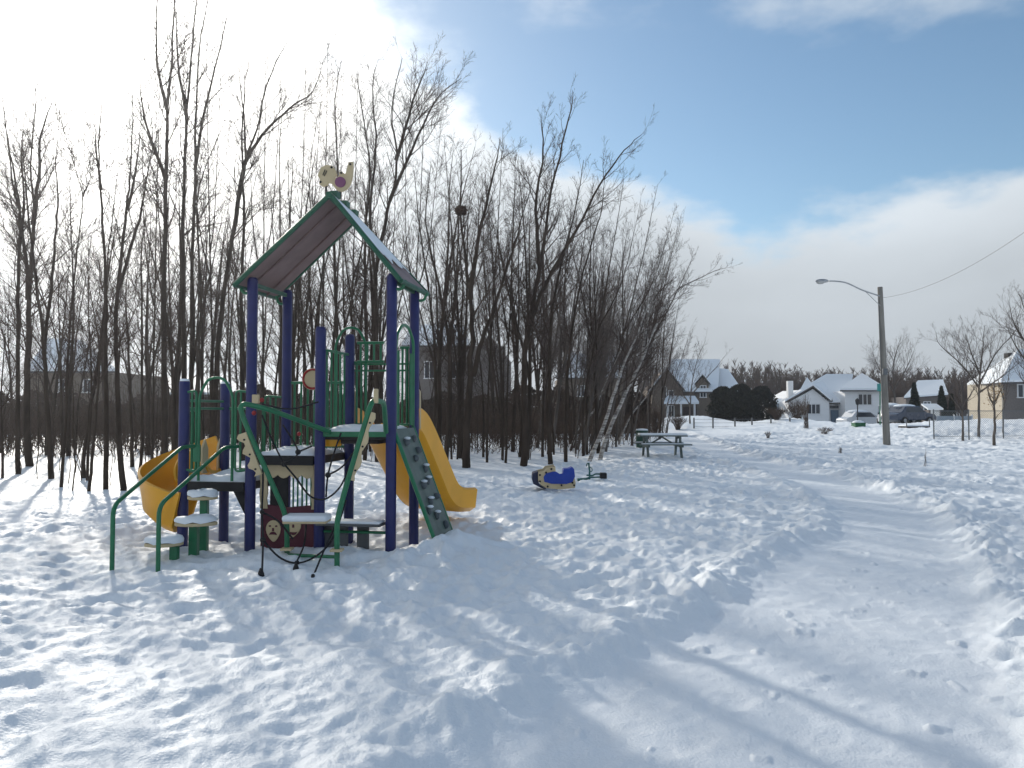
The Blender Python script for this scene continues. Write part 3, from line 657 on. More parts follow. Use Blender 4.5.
h.window(807.5, 819.5, 404.5, 413.5, 0, 2); h.window(858.5, 871, 394.5, 404.5, -.6, 2)
m = MB(); a = h.pt(831, 425, 1.1); b = h.pt(841, 410, 1.1); m.box(((a.x + b.x) / 2, a.y, b.z / 2), (1.05, .12, b.z)); d = m.build('door', M['door_blue'], h.r)
m = MB(); m.box(((a.x + b.x) / 2, a.y - .02, b.z + .3), (1.25, .1, .28)); m.build('transom', M['glass'], d)
# brown brick house
h = House('brown_house', 688, 86, 'brown brick house with snowy roof, dormer and front porch behind the wood')
h.wall(648, 717, 393, M['brick'], depth=9)
h.wall(652, 684, 393, M['brick'], dy=-1.2, outline=[(652, 391), (667, 371), (683, 391)], depth=6, name='gable_wing')
h.wall(696, 709, 385, M['brick'], dy=-.15, outline=[(696.5, 384), (702.5, 377), (708.5, 384)], depth=4, name='dormer')
h.roofq((649, 393, -.5), (718, 393, -.5), (720, 362, 6), (672, 362, 6))
h.roofq((650, 392, -1.7), (667, 369.5, -1.7), (668, 370, 5), (652, 390, 5)); h.roofq((685.5, 392, -1.7), (667, 369.5, -1.7), (668, 370, 5), (684, 390, 5))
h.roofq((694.5, 385, -.5), (702.5, 375.5, -.5), (703, 376, 4), (696, 383, 4)); h.roofq((710.5, 385, -.5), (702.5, 375.5, -.5), (703, 376, 4), (709, 383, 4))
h.wall(717, 738, 394, M['brick'], dy=2, depth=6, name='side_wing'); h.roofq((716, 394, 1.5), (743, 394, 1.5), (728, 372, 5), (719, 371, 5))
h.window(700.5, 705.5, 386, 397, -.15); h.window(700.5, 705.5, 406, 416, 0); h.window(662, 666, 387, 398, -1.2, 0); h.window(669, 673, 391, 398, -1.2, 0); h.window(669, 673.5, 406, 416, -1.2)
m = MB(); m.prism([h.pt(664, 404, -3.2), h.pt(699, 404, -3.2), h.pt(695, 398, -1.3), h.pt(667, 398, -1.3)], (0, 0, .25)); m.build('porch_roof', M['snow_cap'], h.r)
for px in (667, 681, 694.5):
    m = MB(); a = h.pt(px, 404, -3); m.tube([(a.x, a.y, -.2), (a.x, a.y, a.z)], .11, 8); m.build('porch_post', M['trim'], h.r)
m = MB(); a = h.pt(683, 422, -.06); b = h.pt(692, 407, -.06); m.box(((a.x + b.x) / 2, a.y, b.z / 2), (b.x - a.x, .14, b.z)); m.build('door', M['door_dark'], h.r)
# tan house, right
h = House('tan_house', 1010, 66, 'tan brick house with sunlit side wall and snowy roof behind chain link fence')
h.wall(1003, 1075, 383, M['grey_brick'], dy=0, depth=5, name='front_wing')
a = h.pt(1003, 383); m = MB(); m.box((a.x - .06, 68.5, a.z / 2 - .1), (.12, 4.96, a.z + .2)); m.build('side_wall', M['tan_brick'], h.r, smooth=False)
h.rooft((1001, 384, -.5), (1018, 353, 2.5), (967, 387, 5.6)); h.roofq((1001, 384, -.5), (1085, 382, -.5), (1075, 353, 2.5), (1018, 353, 2.5))
m = MB(); a = h.pt(1010, 362, 3); m.box((a.x, a.y, a.z + .25), (.7, .6, 1.1)); m.build('roof_vent', M['black'], h.r)
h.window(1018, 1028, 385, 397, 0, 1)
# grey house, right middle
h = House('grey_house', 922, 96, 'low grey house with patchy snow roof behind the cedars')
h.wall(906, 946, 397, M['grey_brick'], depth=8); h.roofq((904, 399, -.5), (948, 396, -.5), (943, 382, 5), (918, 383, 5)); h.window(924, 930, 402, 410)
# houses seen through the wood
h = House('grey_house', 465, 70, 'large grey house with snowy roof seen through trunks right of the play structure')
h.wall(405, 505, 346, M['grey_brick'], depth=10); h.roofq((402, 347, -.5), (470, 347, -.5), (462, 328, 5), (412, 328, 5))
h.wall(470, 512, 362, M['grey_brick'], dy=-1.5, outline=[(471, 362), (489, 334), (511, 362)], depth=7, name='gable_wing')
h.window(425, 434, 362, 378); h.window(452, 460, 362, 378)
h = House('brown_house', 68, 62, 'brown house with tall snowy roof seen through trunks at far left')
h.wall(30, 112, 372, M['brick'], depth=9); h.roofq((26, 373, -.5), (116, 373, -.5), (82, 344, 5), (48, 342, 5)); h.window(60, 70, 380, 392); h.window(84, 92, 380, 392)
h = House('low_house', 175, 72, 'low house with flat snowy roof seen through trunks above left blue posts')
h.wall(148, 240, 395, M['grey_brick'], depth=9); h.roofq((145, 396, -.5), (244, 396, -.5), (236, 380, 5), (155, 380, 5)); h.window(168, 176, 398, 408)
h = House('brown_house', 595, 78, 'brown house with snowy roof behind the leaning birches')
h.wall(560, 632, 378, M['brick'], depth=9); h.roofq((556, 379, -.5), (636, 379, -.5), (622, 356, 5), (570, 356, 5)); h.window(578, 584, 386, 396)
# small sheds and panels between the right houses
def shed(px0, px1, top, Y, mat, label, name):
    a = P(px0, top, Y); b = P(px1, top, Y); r = empty(name, ((a.x + b.x) / 2, Y, 0), label, 'shed' if 'shed' in name else 'fence'); w = b.x - a.x
    if 'shed' in name:
        m = MB(); m.box(((a.x + b.x) / 2, Y, a.z / 2 - .1), (w, 2, a.z + .2)); m.build('wall', mat, r, smooth=False)
        m = MB(); m.prism([(a.x - .15, Y - 1.15, a.z), (b.x + .15, Y - 1.15, a.z), (b.x + .15, Y, a.z + .45), (b.x + .15, Y + 1.15, a.z), (a.x - .15, Y + 1.15, a.z), (a.x - .15, Y, a.z + .45)][:3] + [(a.x - .15, Y, a.z + .45)], (0, 0, .15)); m.build('roof', M['snow_cap'], r)
        m = MB(); m.box(((a.x + b.x) / 2, Y - 1.02, 1.0), (.8, .06, 1.8)); m.build('door', M['trim'], r)
    else:
        n = max(2, int(w / 2))
        for i in range(n): 
            m = MB(); m.box((a.x + w * (i + .5) / n, Y, a.z / 2), (w / n - .12, .05, a.z)); m.build('panel', mat, r)
        for i in range(n + 1):
            m = MB(); m.box((a.x + w * i / n, Y, a.z / 2 + .05), (.1, .1, a.z + .15)); m.build('fence_post', M['trim'], r)
    return r
shed(923, 935, 410, 72, M['grey_brick'], 'small grey garden shed with snow on top beside tall cedar', 'garden_shed')
shed(936, 972, 416, 66, M['panel_blue'], 'pale blue-grey board fence behind chain link fence', 'board_fence')
shed(773, 787, 404, 84, M['panel_blue'], 'pale blue shed between evergreens and white house', 'garden_shed')

# ------------------------------------------------------------------ street lamp pole
b = P(887, 445, 37.4); b.z = hz(b.x, b.y); t = P(880, 287, 37.2)
L_ = empty('street_lamp', b, 'tall leaning wooden street lamp pole with long curved arm', 'street lamp')
m = MB(); m.tube([b - Vector((0, 0, .4)), b.lerp(t, .5), t], [.17, .145, .115], 14); m.build('pole', M['pole_wood'], L_)
a0 = P(879.5, 296, 37.1); m = MB(); m.tube(spline([a0, P(862, 290, 37), P(845, 282.5, 36.9), P(829, 281, 36.8)], 6), .035, 8)
m.tube([P(880.5, 306, 37.1), P(866, 292, 37.02)], .015, 6); m.build('arm', M['alu'], L_)
hd_ = P(822, 281, 36.8); m = MB(); m.sphere(hd_, .33, 14, 8, (1.0, .42, .30)); lh = m.build('lamp_head', M['alu'], L_)
m = MB(); m.sphere(hd_ + Vector((-.08, 0, -.06)), .2, 12, 6, (1, .6, .5)); m.build('lens', M['lamp_glass'], lh)
m = MB(); dv = (t - b); m.tube([b + Vector((-.17, -.06, 0)), b.lerp(t, .5) + Vector((-.15, -.06, 0)), b.lerp(t, .93) + Vector((-.125, -.06, 0))], .02, 6); m.build('conduit', M['galv'], L_)
m = MB(); m.box(P(884, 372, 37.3) + Vector((-.05, -.18, 0)), (.22, .16, .3)); m.build('junction_box', M['galv'], L_, bevel=.02)
w0 = P(881, 298, 37.1); w1 = P(1150, 130, 20); m = MB(); pts = []
for i in range(25):
    k = i / 24; q = w0.lerp(w1, k); q.z -= 4 * .9 * k * (1 - k); pts.append(q)
m.tube(pts, .009, 5); tag(m.build('overhead_wire', M['galv'], None, origin=w0), 'thin overhead wire running from lamp pole to upper right', 'cable')
# green sign post, garden lamp, box
b = P(880, 432, 57); b.z = 0; r = empty('street_sign', b, 'thin green post with small teal street sign left of the lamp pole', 'sign post')
m = MB(); t = P(880, 383, 57); m.tube([b - Vector((0, 0, .3)), t], .045, 8); m.build('sign_pole', M['green'], r)
m = MB(); m.box(P(879, 387.5, 57) + Vector((0, -.06, 0)), (.34, .03, .55)); m.build('sign_panel', M['sign_teal'], r, bevel=.008)
b = P(857.5, 426, 70); b.z = 0; r = empty('garden_lamp', b, 'black garden lamp post in front of white house', 'lamp post'); t = P(857.5, 405, 70)
m = MB(); m.tube([b - Vector((0, 0, .2)), t], .05, 8); m.build('post', M['black'], r)
m = MB(); m.tube([t, t + Vector((0, 0, .12)), t + Vector((0, 0, .45)), t + Vector((0, 0, .62))], [.08, .16, .22, .03], 8); m.build('lantern', M['black'], r)
c = P(858.5, 431, 56); c.z = 0; r = empty('utility_box', c, 'green utility box with snow cap before the white house', 'utility box')
m = MB(); m.box(c + Vector((0, 0, .33)), (.75, .7, .8)); m.box(c + Vector((0, 0, .75)), (.81, .76, .06)); m.build('cabinet', M['bin_green'], r, bevel=.02)
m = MB(); m.box(c + Vector((-.18, -.36, .35)), (.30, .03, .6)).box(c + Vector((.18, -.36, .35)), (.30, .03, .6)); m.build('door', M['bin_green'], r, bevel=.01)
m = MB(); m.sphere(c + Vector((0, 0, .79)), .42, 14, 8, (1.0, .9, .4)); m.build('snow_cover', M['snow_cap'], r)

# cars
def car(px, Y, mat, label, rz=0, h=1.5, L=4.3, van=False):
    b = P(px, 430, Y); b.z = hz(b.x, b.y); r = empty('parked_car', Vector((0, 0, 0)), label, 'car', 'cars parked by the white house')
    p = [(-L/2, .35), (-L/2, .8), (-L/2 + .25, .95), (-L/2 + .55, h if van else 1.0), (-L/2 + 1.0, h), (L/2 - 1.9, h), (L/2 - 1.05, .98), (L/2 - .2, .85), (L/2, .65), (L/2, .35)]
    m = MB(); m.prism([(x, -.85, z) for x, z in p], (0, 1.7, 0)); body = m.build('body', mat, r, bevel=.08)
    m = MB(); m.prism([(-L/2 + .95, -.87, 1.0), (L/2 - 1.3, -.87, 1.0), (L/2 - 1.85, -.87, h - .08), (-L/2 + 1.05, -.87, h - .08)], (0, 1.74, 0)); m.build('side_window', M['glass'], body)
    m = MB(); m.prism([(L/2 - 1.02, -.7, 1.0), (L/2 - 1.02, .7, 1.0), (L/2 - 1.86, .65, h - .03), (L/2 - 1.86, -.65, h - .03)], (.03, 0, .03)); m.build('windscreen', M['glass'], body)
    for x in (-L/2 + .8, L/2 - .85):
        for y in (-.8, .8):
            m = MB(); m.tube([(x, y - .1, .32), (x, y + .1, .32)], .32, 14); w = m.build('wheel', M['tyre'], r); m = MB(); m.tube([(x, y - .11, .32), (x, y + .11, .32)], .17, 10); m.build('rim', M['alu'], w)
    for y in (-.6, .6):
        m = MB(); m.box((L/2, y, .66), (.06, .32, .14)); m.build('headlight', M['lamp_glass'], r)
    m = MB(); m.sphere((-L/2 + 1.7, 0, h), .85, 12, 6, (1.15, .85, .22)); m.build('snow_cover', M['snow_cap'], r)
    r.location = b; r.rotation_euler = (0, 0, rz); return r
car(890, 66, M['car_white'], 'snow-topped white van parked behind the lamp pole', 1.2, 1.8, 4.5, True)
car(909, 64, M['car_blue'], 'dark blue snow-covered car parked left of tall cedar', .35)
car(862, 72, M['car_white'], 'white car under snow parked before the right wing of white house', .2)
# flat snow-topped trailer
c = P(914, 433.5, 53); c.z = 0; r = empty('utility_trailer', c, 'low dark utility trailer with snow on its bed near tall cedar', 'trailer')
m = MB(); m.box(c + Vector((0, 0, .45)), (1.6, 1.2, .25)); m.build('bed', M['black'], r, bevel=.01); m = MB(); m.box(c + Vector((0, 0, .63)), (1.55, 1.15, .1)); m.build('snow_cover', M['snow_cap'], r, bevel=.04)
for x in (-.55, .55):
    m = MB(); m.tube([c + Vector((x, -.68, .25)), c + Vector((x, -.52, .25))], .25, 12); m.build('wheel', M['tyre'], r)
for x in (-.78, .78):
    m = MB(); m.box(c + Vector((x, -.55, .8)), (.05, .05, .5)); m.build('stake', M['grey_wood'], r)

# chain link fence
def chain_fence(pts, hh, label, gap=2.2, rails=True):
    pts = [Vector(p) for p in pts]; r = empty('chain_link_fence', pts[0], label, 'fence'); mw = MB(); mr = MB()
    for i in range(len(pts) - 1):
        a, b = pts[i], pts[i + 1]; n = max(1, round((b - a).length / gap)); d = (b - a).normalized(); L = (b - a).length
        for k in range(n + (i == len(pts) - 2)):
            q = a.lerp(b, k / n); m = MB(); m.tube([(q.x, q.y, -.2), (q.x, q.y, hh)], .035, 8); m.sphere((q.x, q.y, hh), .045, 8, 4); m.build('fence_post', M['galv'], r)
        up = Vector((0, 0, 1)); mr.tube([a + up * (hh - .05), b + up * (hh - .05)], .022, 6); mr.tube([a + up * .25, b + up * .25], .012, 6)
        s = .14; k = int((L + hh) / s)
        for j in range(k):
            x0 = j * s
            for sg in (1, -1):
                if sg == 1: p0x, p1x = x0 - hh, x0
                else: p0x, p1x = x0, x0 - hh
                # clip to [0, L]
                za, zb = 0.1, hh - .06; xa, xb = p0x, p1x
                if abs(xb - xa) < 1e-6: continue
                def zx(x): return za + (zb - za) * (x - xa) / (xb - xa)
                lo, hi = max(min(xa, xb), 0), min(max(xa, xb), L)
                if hi - lo < .02: continue
                mw.tube([a + d * lo + up * zx(lo), a + d * hi + up * zx(hi)], 0.005, 3, False)
    mr.build('rail', M['galv'], r); mw.build('wire_mesh', M['galv'], r, smooth=False); return r
def G(px, py, z=0):
    q = P(px, py, GD(py)); q.z = z; return q
f0 = G(934, 441); chain_fence([f0, f0 + Vector((13, 2.5, 0))], 1.7, 'galvanised chain link fence across the snow on the right')
def low_fence(pxs, Y, label):
    r = empty('wire_fence', (P(pxs[0], 430, Y).x, Y, 0), label, 'fence'); q = []
    for px in pxs:
        p = P(px, 430, Y); q.append(p); m = MB(); m.box((p.x, Y, .45), (.1, .1, 1.3)); m.build('fence_post', M['grey_wood'], r)
    m = MB()
    for z in (.4, .7, .98): m.tube([(q[0].x, Y - .06, z), (q[-1].x, Y - .06, z)], .012, 4)
    m.build('wire', M['galv'], r)
low_fence([694, 713, 735, 752, 771, 790, 806], 60, 'low post and wire fence crossing the snow before the two houses')

# ------------------------------------------------------------------ picnic table, bin, toys
c = P(662, 456, 28.3); c.z = hz(c.x, c.y); r = empty('picnic_table', c, 'weathered grey-green picnic table with snow standing at end of wood', 'picnic table')
def lb(x, y, z, sx, sy, sz, nm, mat, rz=0, bev=.008, rot=None):
    m = MB(); m.box(c + Vector((x, y, z)), (sx, sy, sz), rz, rot); return m.build(nm, mat, r, bevel=bev)
for k in range(5): lb(0, -.3 + .15 * k, .72, 1.75, .135, .04, 'top_board', M['table_wood'])
for y in (-.72, .72):
    lb(0, y, .42, 1.85, .24, .04, 'seat', M['table_wood'])
for x in (-.6, .6):
    lb(x, 0, .37, .08, 1.45, .09, 'seat_support', M['table_wood']); lb(x, 0, .66, .08, .72, .08, 'top_support', M['table_wood'])
    for s in (-1, 1):
        m = MB(); m.prism([c + Vector((x - .05 + .012, s * .26 - .05, .70)), c + Vector((x - .05 + .012, s * .26 + .05, .70)), c + Vector((x - .05 + .012, s * .58 + .05, -.1)), c + Vector((x - .05 + .012, s * .58 - .05, -.1))], (.075, 0, 0)); m.build('leg', M['table_wood'], r)
m = MB(); m.tube([c + Vector((-.55, 0, .34)), c + Vector((0, 0, .68))], .03, 4).tube([c + Vector((.55, 0, .34)), c + Vector((0, 0, .68))], .03, 4); m.build('brace', M['table_wood'], r)
m = MB(); m.box(c + Vector((.02, 0, .775)), (1.70, .68, .07)); m.build('snow_cover', M['snow_cap'], r, bevel=.015)
for y in (-.72, .72):
    m = MB(); m.box(c + Vector((.02, y, .455)), (1.78, .2, .03)); m.build('snow_cover', M['snow_cap'], r, bevel=.012)
c2 = P(642, 447, 35); c2.z = hz(c2.x, c2.y); r = empty('litter_bin', c2, 'dark green barrel litter bin with snowy lid behind the picnic table', 'litter bin')
m = MB(); m.tube([c2 + Vector((0, 0, z)) for z in (-.1, .05, .3, .5, .74)], [.24, .27, .28, .28, .26], 16); m.build('barrel', M['bin_dark'], r)
m = MB(); m.tube([c2 + Vector((0, 0, .74)), c2 + Vector((0, 0, .79))], .30, 16); m.build('lid', M['bin_dark'], r)
m = MB(); m.tube([c2 + Vector((0, 0, .79)), c2 + Vector((0, 0, .85)), c2 + Vector((0, 0, .87))], [.28, .26, .1], 14); m.build('snow_cover', M['snow_cap'], r)

# blue rocker shaped like a boat-car
def TP(px, py, Y=16.3): return P(px, py, Y)
b = P(554, 489, 16.3); b.z = hz(b.x, b.y); r = empty('spring_rocker', b, 'blue and cream rocking toy half sunk in snow right of slides', 'spring rocker')
def zq(zx, zy, Y=16.3): return P(525 + zx / 11.38, 455 + zy / 11.38, Y)
cream_o = [(150,195),(215,180),(240,150),(345,130),(350,185),(300,200),(240,205),(215,250),(220,300),(300,325),(480,325),(530,300),(560,240),(578,320),(570,375),(400,392),(250,380),(180,340),(150,290)]
m = MB(); m.prism([zq(x, y, 16.1) for x, y in cream_o], (0, .035, 0)); m.build('side_panel', M['cream'], r, bevel=.006)
m = MB(); m.prism([zq(x, y, 16.1) + Vector((0, .6, 0)) for x, y in cream_o], (0, .035, 0)); m.build('side_panel', M['cream'], r, bevel=.006)
blue_o = [(212,250),(240,210),(310,190),(350,188),(395,215),(432,208),(438,160),(500,155),(538,135),(560,160),(570,245),(540,310),(470,330),(300,328),(220,305)]
m = MB(); m.prism([zq(x, y, 16.08) for x, y in blue_o], (0, .02, 0)); m.build('blue_panel', M['toy_blue'], r, bevel=.004)
m = MB(); m.prism([zq(x, y, 16.3) for x, y in [(435,165),(500,160),(545,140),(565,240),(520,320),(430,320)]], (0, .42, 0)); m.build('seat', M['toy_blue'], r, bevel=.02)
m = MB(); m.prism([zq(x, y, 16.17) for x, y in [(85,210),(150,190),(160,340),(250,395),(180,375),(95,330),(80,280)]], (0, .5, 0)); m.build('bow', M['toy_navy'], r, bevel=.02)
m = MB(); m.tube([zq(330, 140, 16.15), zq(330, 140, 16.7)], .03, 8); m.build('handle', M['black'], r)
m = MB()
for x, y in [(170,228),(170,300),(258,358),(416,345),(540,315),(560,345),(240,200),(300,160)]: m.tube([zq(x, y, 16.075), zq(x, y, 16.11)], .022, 8)
m.build('bolt', M['black'], r)
m = MB(); sp = [b + Vector((math.cos(k * .6) * .09, .35 + math.sin(k * .6) * .09, -.15 + k * .0075)) for k in range(45)]; m.tube(sp, .016, 6); m.build('spring', M['dark_green'], r)
# teal spring rider
b = P(593, 479, 18.9); b.z = hz(b.x, b.y); r = empty('spring_rider', b, 'thin dark teal seesaw rider frame poking from snow beside blue rocker', 'spring rider')
def zr(zx, zy, Y=18.9): return P(525 + zx / 11.38, 455 + zy / 11.38, Y)
m = MB(); m.tube([zr(735, 320), zr(735, 180), zr(725, 95)], .022, 8); m.build('post', M['teal'], r)
m = MB(); m.tube(bend([zr(625, 272), zr(700, 268), zr(730, 255), zr(900, 250)], .1), .02, 8).tube(bend([zr(700, 230), zr(770, 235), zr(800, 215), zr(905, 218)], .08), .02, 8); m.build('beam', M['teal'], r)
m = MB(); m.box(zr(665, 280), (.32, .26, .05)); m.build('seat', M['teal'], r, bevel=.02); m = MB(); m.box(zr(890, 235), (.16, .22, .14)); m.build('seat', M['black'], r, bevel=.02)
m = MB(); m.tube(bend([zr(700, 130), zr(705, 95), zr(735, 95)], .05), .014, 6).tube(bend([zr(735, 190), zr(765, 185), zr(762, 150), zr(740, 140)], .05), .014, 6); m.build('handlebar', M['teal'], r)

# ------------------------------------------------------------------ play structure
O = Vector((-3.3, 9.75, 0)); ANG = math.radians(-9); U = Vector((math.cos(ANG), math.sin(ANG), 0)); V = Vector((-math.sin(ANG), math.cos(ANG), 0)); UP = Vector((0, 0, 1))
def L(u, v, z=0): return O + U * u + V * v + UP * z
ROT = Matrix.Rotation(ANG, 3, 'Z')
PS = empty('play_structure', O, 'large blue and green playground climbing structure with gable roof and yellow slides', 'play structure')
def part(mb, name, mat, parent=PS, **k): return mb.build(name, mat, parent, **k)
def lbox(u, v, z, su, sv, sz, name, mat, parent=PS, bevel=.006): m = MB(); m.box(L(u, v, z), (su, sv, sz), rot=ROT); return part(m, name, mat, parent, bevel=bevel)
def tubep(pts, r, name, mat, parent=PS, n=10): m = MB(); m.tube(pts, r, n); return part(m, name, mat, parent)
s_ = .92
posts = {'A': (-s_, 0, 2.07), 'B': (-s_, 1, 2.07), 'C': (0, 0, 3.36), 'Cb': (0, 1, 3.36), 'G': (s_, 0, 2.72), 'H': (s_, 1, 2.72), 'E': (2 * s_, 0, 3.36), 'Fb': (2 * s_, 1, 3.36)}
for k, (u, v, z) in posts.items():
    o = tubep([L(u, v, -.4), L(u, v, z - .02), L(u, v, z)], [.066, .066, .058], 'post', M['post_blue'], n=20)
    if k in 'AB': tubep([L(u, v, z), L(u, v, z + .03)], [.062, .05], 'snow_cover', M['snow_cap'], o, 14)
    else: tubep([L(u, v, z), L(u, v, z + .02)], [.064, .05], 'cap', M['post_blue'], o, 14)
def snowpad(u0, u1, v0, v1, z, th, seed, parent):
    rg = np.random.RandomState(seed); n = 14; mb = MB(); vs = []; fs = []
    for i in range(n + 1):
        for j in range(n + 1):
            a = i / n; b_ = j / n; e = min(a, 1 - a, b_, 1 - b_); zt = th * (1 - math.exp(-e * 14)) ** 1.0 * (1 + .9 * float(fbm(np.array([a * 4 + seed]), np.array([b_ * 4]), seed, 3)[0]))
            vs.append(L(u0 + (u1 - u0) * a + rg.normal() * .004, v0 + (v1 - v0) * b_ + rg.normal() * .004, z + max(zt, .002)))
    for i in range(n):
        for j in range(n): fs.append((i * (n + 1) + j, (i + 1) * (n + 1) + j, (i + 1) * (n + 1) + j + 1, i * (n + 1) + j + 1))
    mb.add(vs, fs); 
    edge_ = [i * (n + 1) for i in range(n + 1)] + [n * (n + 1) + j for j in range(1, n + 1)] + [i * (n + 1) + n for i in range(n - 1, -1, -1)] + [j for j in range(n - 1, 0, -1)]
    base = [L(0, 0, 0)] * 0; o = len(mb.v)
    for e in edge_: x, y, _ = mb.v[e]; base.append((x, y, z - .002))
    mb.v.extend(base); k = len(edge_)
    for i in range(k): mb.f.append((edge_[i], o + i, o + (i + 1) % k, edge_[(i + 1) % k]))
    return part(mb, 'snow_cover', M['snow_cap'], parent, ang=75)
# decks
for (u0, u1, z, sd__) in ((-s_ + .05, -.05, .78, 1), (.05, s_ - .05, 1.12, 2), (s_ + .02, 2 * s_ - .02, 1.43, 3)):
    dk = lbox((u0 + u1) / 2, .5, z - .05, u1 - u0, .98, .1, 'deck', M['deck'])
    lbox((u0 + u1) / 2, -.02, z - (.05 if z < 1.4 else .03), u1 - u0 - .05, .03, .12 if z < 1.4 else .065, 'deck_edge', M['black'] if z < 1.4 else M['green'], dk)
    snowpad(u0 + .02, u1 - .02, .02, .97, z + .002, .10 if z < 1 else .07, sd__, dk)
# ---- roof
def roofpanel(ue, uf, right):
    v0, v1 = -.16, 1.16; g = .012 if right else -.012
    a, b, c_, d = L(ue, v0, 3.26), L(1.09 + g, v0, 4.33), L(.95 + g, v1, 4.36), L(uf, v1, 3.29)
    nrm = (b - a).cross(d - a).normalized()
    if nrm.z < 0: nrm = -nrm
    m = MB(); m.prism([a, b, c_, d], nrm * .025); pn = part(m, 'roof_panel', M['roof_plastic'], bevel=.005)
    for (p, q) in ((a, b), (d, c_), (a, d), (b, c_)):
        m = MB(); m.tube([p + nrm * .012, q + nrm * .012], .032, 8); part(m, 'edge_trim', M['dark_green'], pn)
    m = MB(); mid0, mid1 = a.lerp(d, .5), b.lerp(c_, .5); 
    for k in (.28, .72): m.tube([a.lerp(d, k) - nrm * .012, b.lerp(c_, k) - nrm * .012], .014, 6)
    part(m, 'rib', M['roof_plastic'], pn)
    m = MB(); k0 = .30 if right else .03
    q = [a.lerp(b, k0).lerp(d.lerp(c_, k0), t_) + (b - a) * (.05 * math.sin(t_ * 17) + .03 * math.sin(t_ * 41)) for t_ in [i / 16 for i in range(17)]] + [c_, b]
    q = [q[0]] + q[1:]; m.prism([x + nrm * .027 for x in q], nrm * .014); part(m, 'snow_cover', M['snow_cap'], pn, bevel=.006)
    return pn
roofpanel(-.15, -.25, False)
roofpanel(1.99, 1.97, True)
m = MB(); m.tube([L(1.09, -.2, 4.35), L(.95, 1.2, 4.38)], .04, 10)
for v in (.05, .5, .95): m.box(L(1.08 - .1 * v, v, 4.41), (.09, .12, .08), rot=ROT)
part(m, 'ridge', M['dark_green'])
for (u, sgn) in ((0, -1), (2 * s_, 1)):
    for v in (0, 1):
        tubep(bend([L(u, v, 3.2), L(u + sgn * .13, v, 3.18), L(u + sgn * .17, v, 3.3)], .06), .02, 'roof_bracket', M['green'], n=8)
    lbox(u, .5, 3.3, .04, .9, .05, 'roof_beam', M['dark_green'])
# ornament
orn = [(200,250),(230,185),(290,160),(350,170),(390,215),(400,270),(375,305),(400,300),(428,275),(430,240),(455,232),(475,250),(495,262),(520,170),(530,130),(580,125),(582,200),(572,300),(550,380),(510,430),(450,458),(400,440),(365,395),(340,365),(310,360),(290,390),(245,400),(205,370),(215,320),(190,280)]
def zo(x, y, Y=9.75): return P(300 + x / 10.97, 150 + y / 10.97, Y)
m = MB(); m.prism([zo(x, y) for x, y in orn], V * .035); om = part(m, 'roof_ornament', M['cream'], bevel=.006)
def disc(c_, r, th, n=24): return [c_ + Vector((math.cos(2 * PI * k / n) * r, 0, math.sin(2 * PI * k / n) * r)) for k in range(n)]
m = MB(); m.prism(disc(zo(440, 350, 9.735), .068, 0), V * .065); part(m, 'emblem', M['purple'], om)
m = MB()
for x, y in ((345,190),(225,350),(452,250),(550,155)): m.tube([zo(x, y, 9.73), zo(x, y, 9.80)], .015, 8)
m.tube([zo(250, 275, 9.742), zo(275, 215, 9.742)], .006, 6).tube([zo(265, 285, 9.742), zo(295, 225, 9.742)], .006, 6)
part(m, 'bolt', M['black'], om)
m = MB(); 
for x in (405, 440): m.tube([zo(x, 450, 9.77), zo(x, 540, 9.77)], .009, 6)
for x in (290,): m.tube([zo(x, 385, 9.77), zo(x, 520, 9.77)], .009, 6)
part(m, 'bracket', M['black'], om)

# ---- barrier panels: bars between two plan points
def barrier(u0, v0, u1, v1, z0, z1, n, rt=.016, name='barrier'):
    m = MB(); a, b = L(u0, v0), L(u1, v1)
    for z in (z0, z1): m.tube([a + UP * z, b + UP * z], rt * 1.25, 8)
    for k in range(n):
        q = a.lerp(b, (k + .5) / n); m.tube([q + UP * z0, q + UP * z1], rt, 8)
    return part(m, name, M['green'])
barrier(.07, 1, s_ - .07, 1, 1.2, 2.08, 8)                # middle bay, back
barrier(.07 - s_, 1, -.07, 1, .87, 1.72, 7)               # low bay, back
barrier(s_ + .07, 1, s_ + .20, 1, 1.5, 2.35, 2); barrier(-s_, .05, -s_, .35, .9, 1.7, 3); barrier(s_ + .12, .97, s_ + .50, .97, 2.36, 2.62, 4); barrier(2 * s_ - .2, 1, 2 * s_ - .07, 1, 1.5, 2.55, 2)
# round play disc on middle barrier
c_ = P(312.5, 379, 10.4); m = MB(); m.tube([c_, c_ + V * .04], .15, 24); dsc = part(m, 'play_disc', M['cream'])
m = MB(); ring = [c_ + V * -.005 + U * math.cos(a * PI / 12) * .13 + UP * math.sin(a * PI / 12) * .13 for a in range(25)]; m.tube(ring, .016, 6); part(m, 'rim', M['red'], dsc)
# entry archway into low deck (front of A-C)
def arch(u0, v0, u1, v1, z0, zs, zt, r=.018):
    a, b = L(u0, v0), L(u1, v1); mid = a.lerp(b, .5)
    pts = [a + UP * z0, a + UP * zs, a.lerp(b, .25) + UP * (zt - .03), mid + UP * zt, a.lerp(b, .75) + UP * (zt - .03), b + UP * zs, b + UP * z0]
    return tubep(bend(pts, .1), r, 'arch', M['green'], n=10)
arch(-.70, -.02, -.24, -.02, .80, 1.90, 2.12)
def loop_panel(u0, u1, v, z0, z1, bars, r=.015):
    m = MB(); m.tube(bend([L(u0, v, z1 - .02), L(u1, v, z1), L(u1, v, z0), L(u0, v, z0 + .02)], .06), r, 8)
    for k in range(bars):
        u = u0 + (u1 - u0) * (k + 1) / (bars + 1); m.tube([L(u, v, z0), L(u, v, z1)], r * .9, 8)
    return part(m, 'side_panel', M['green'])
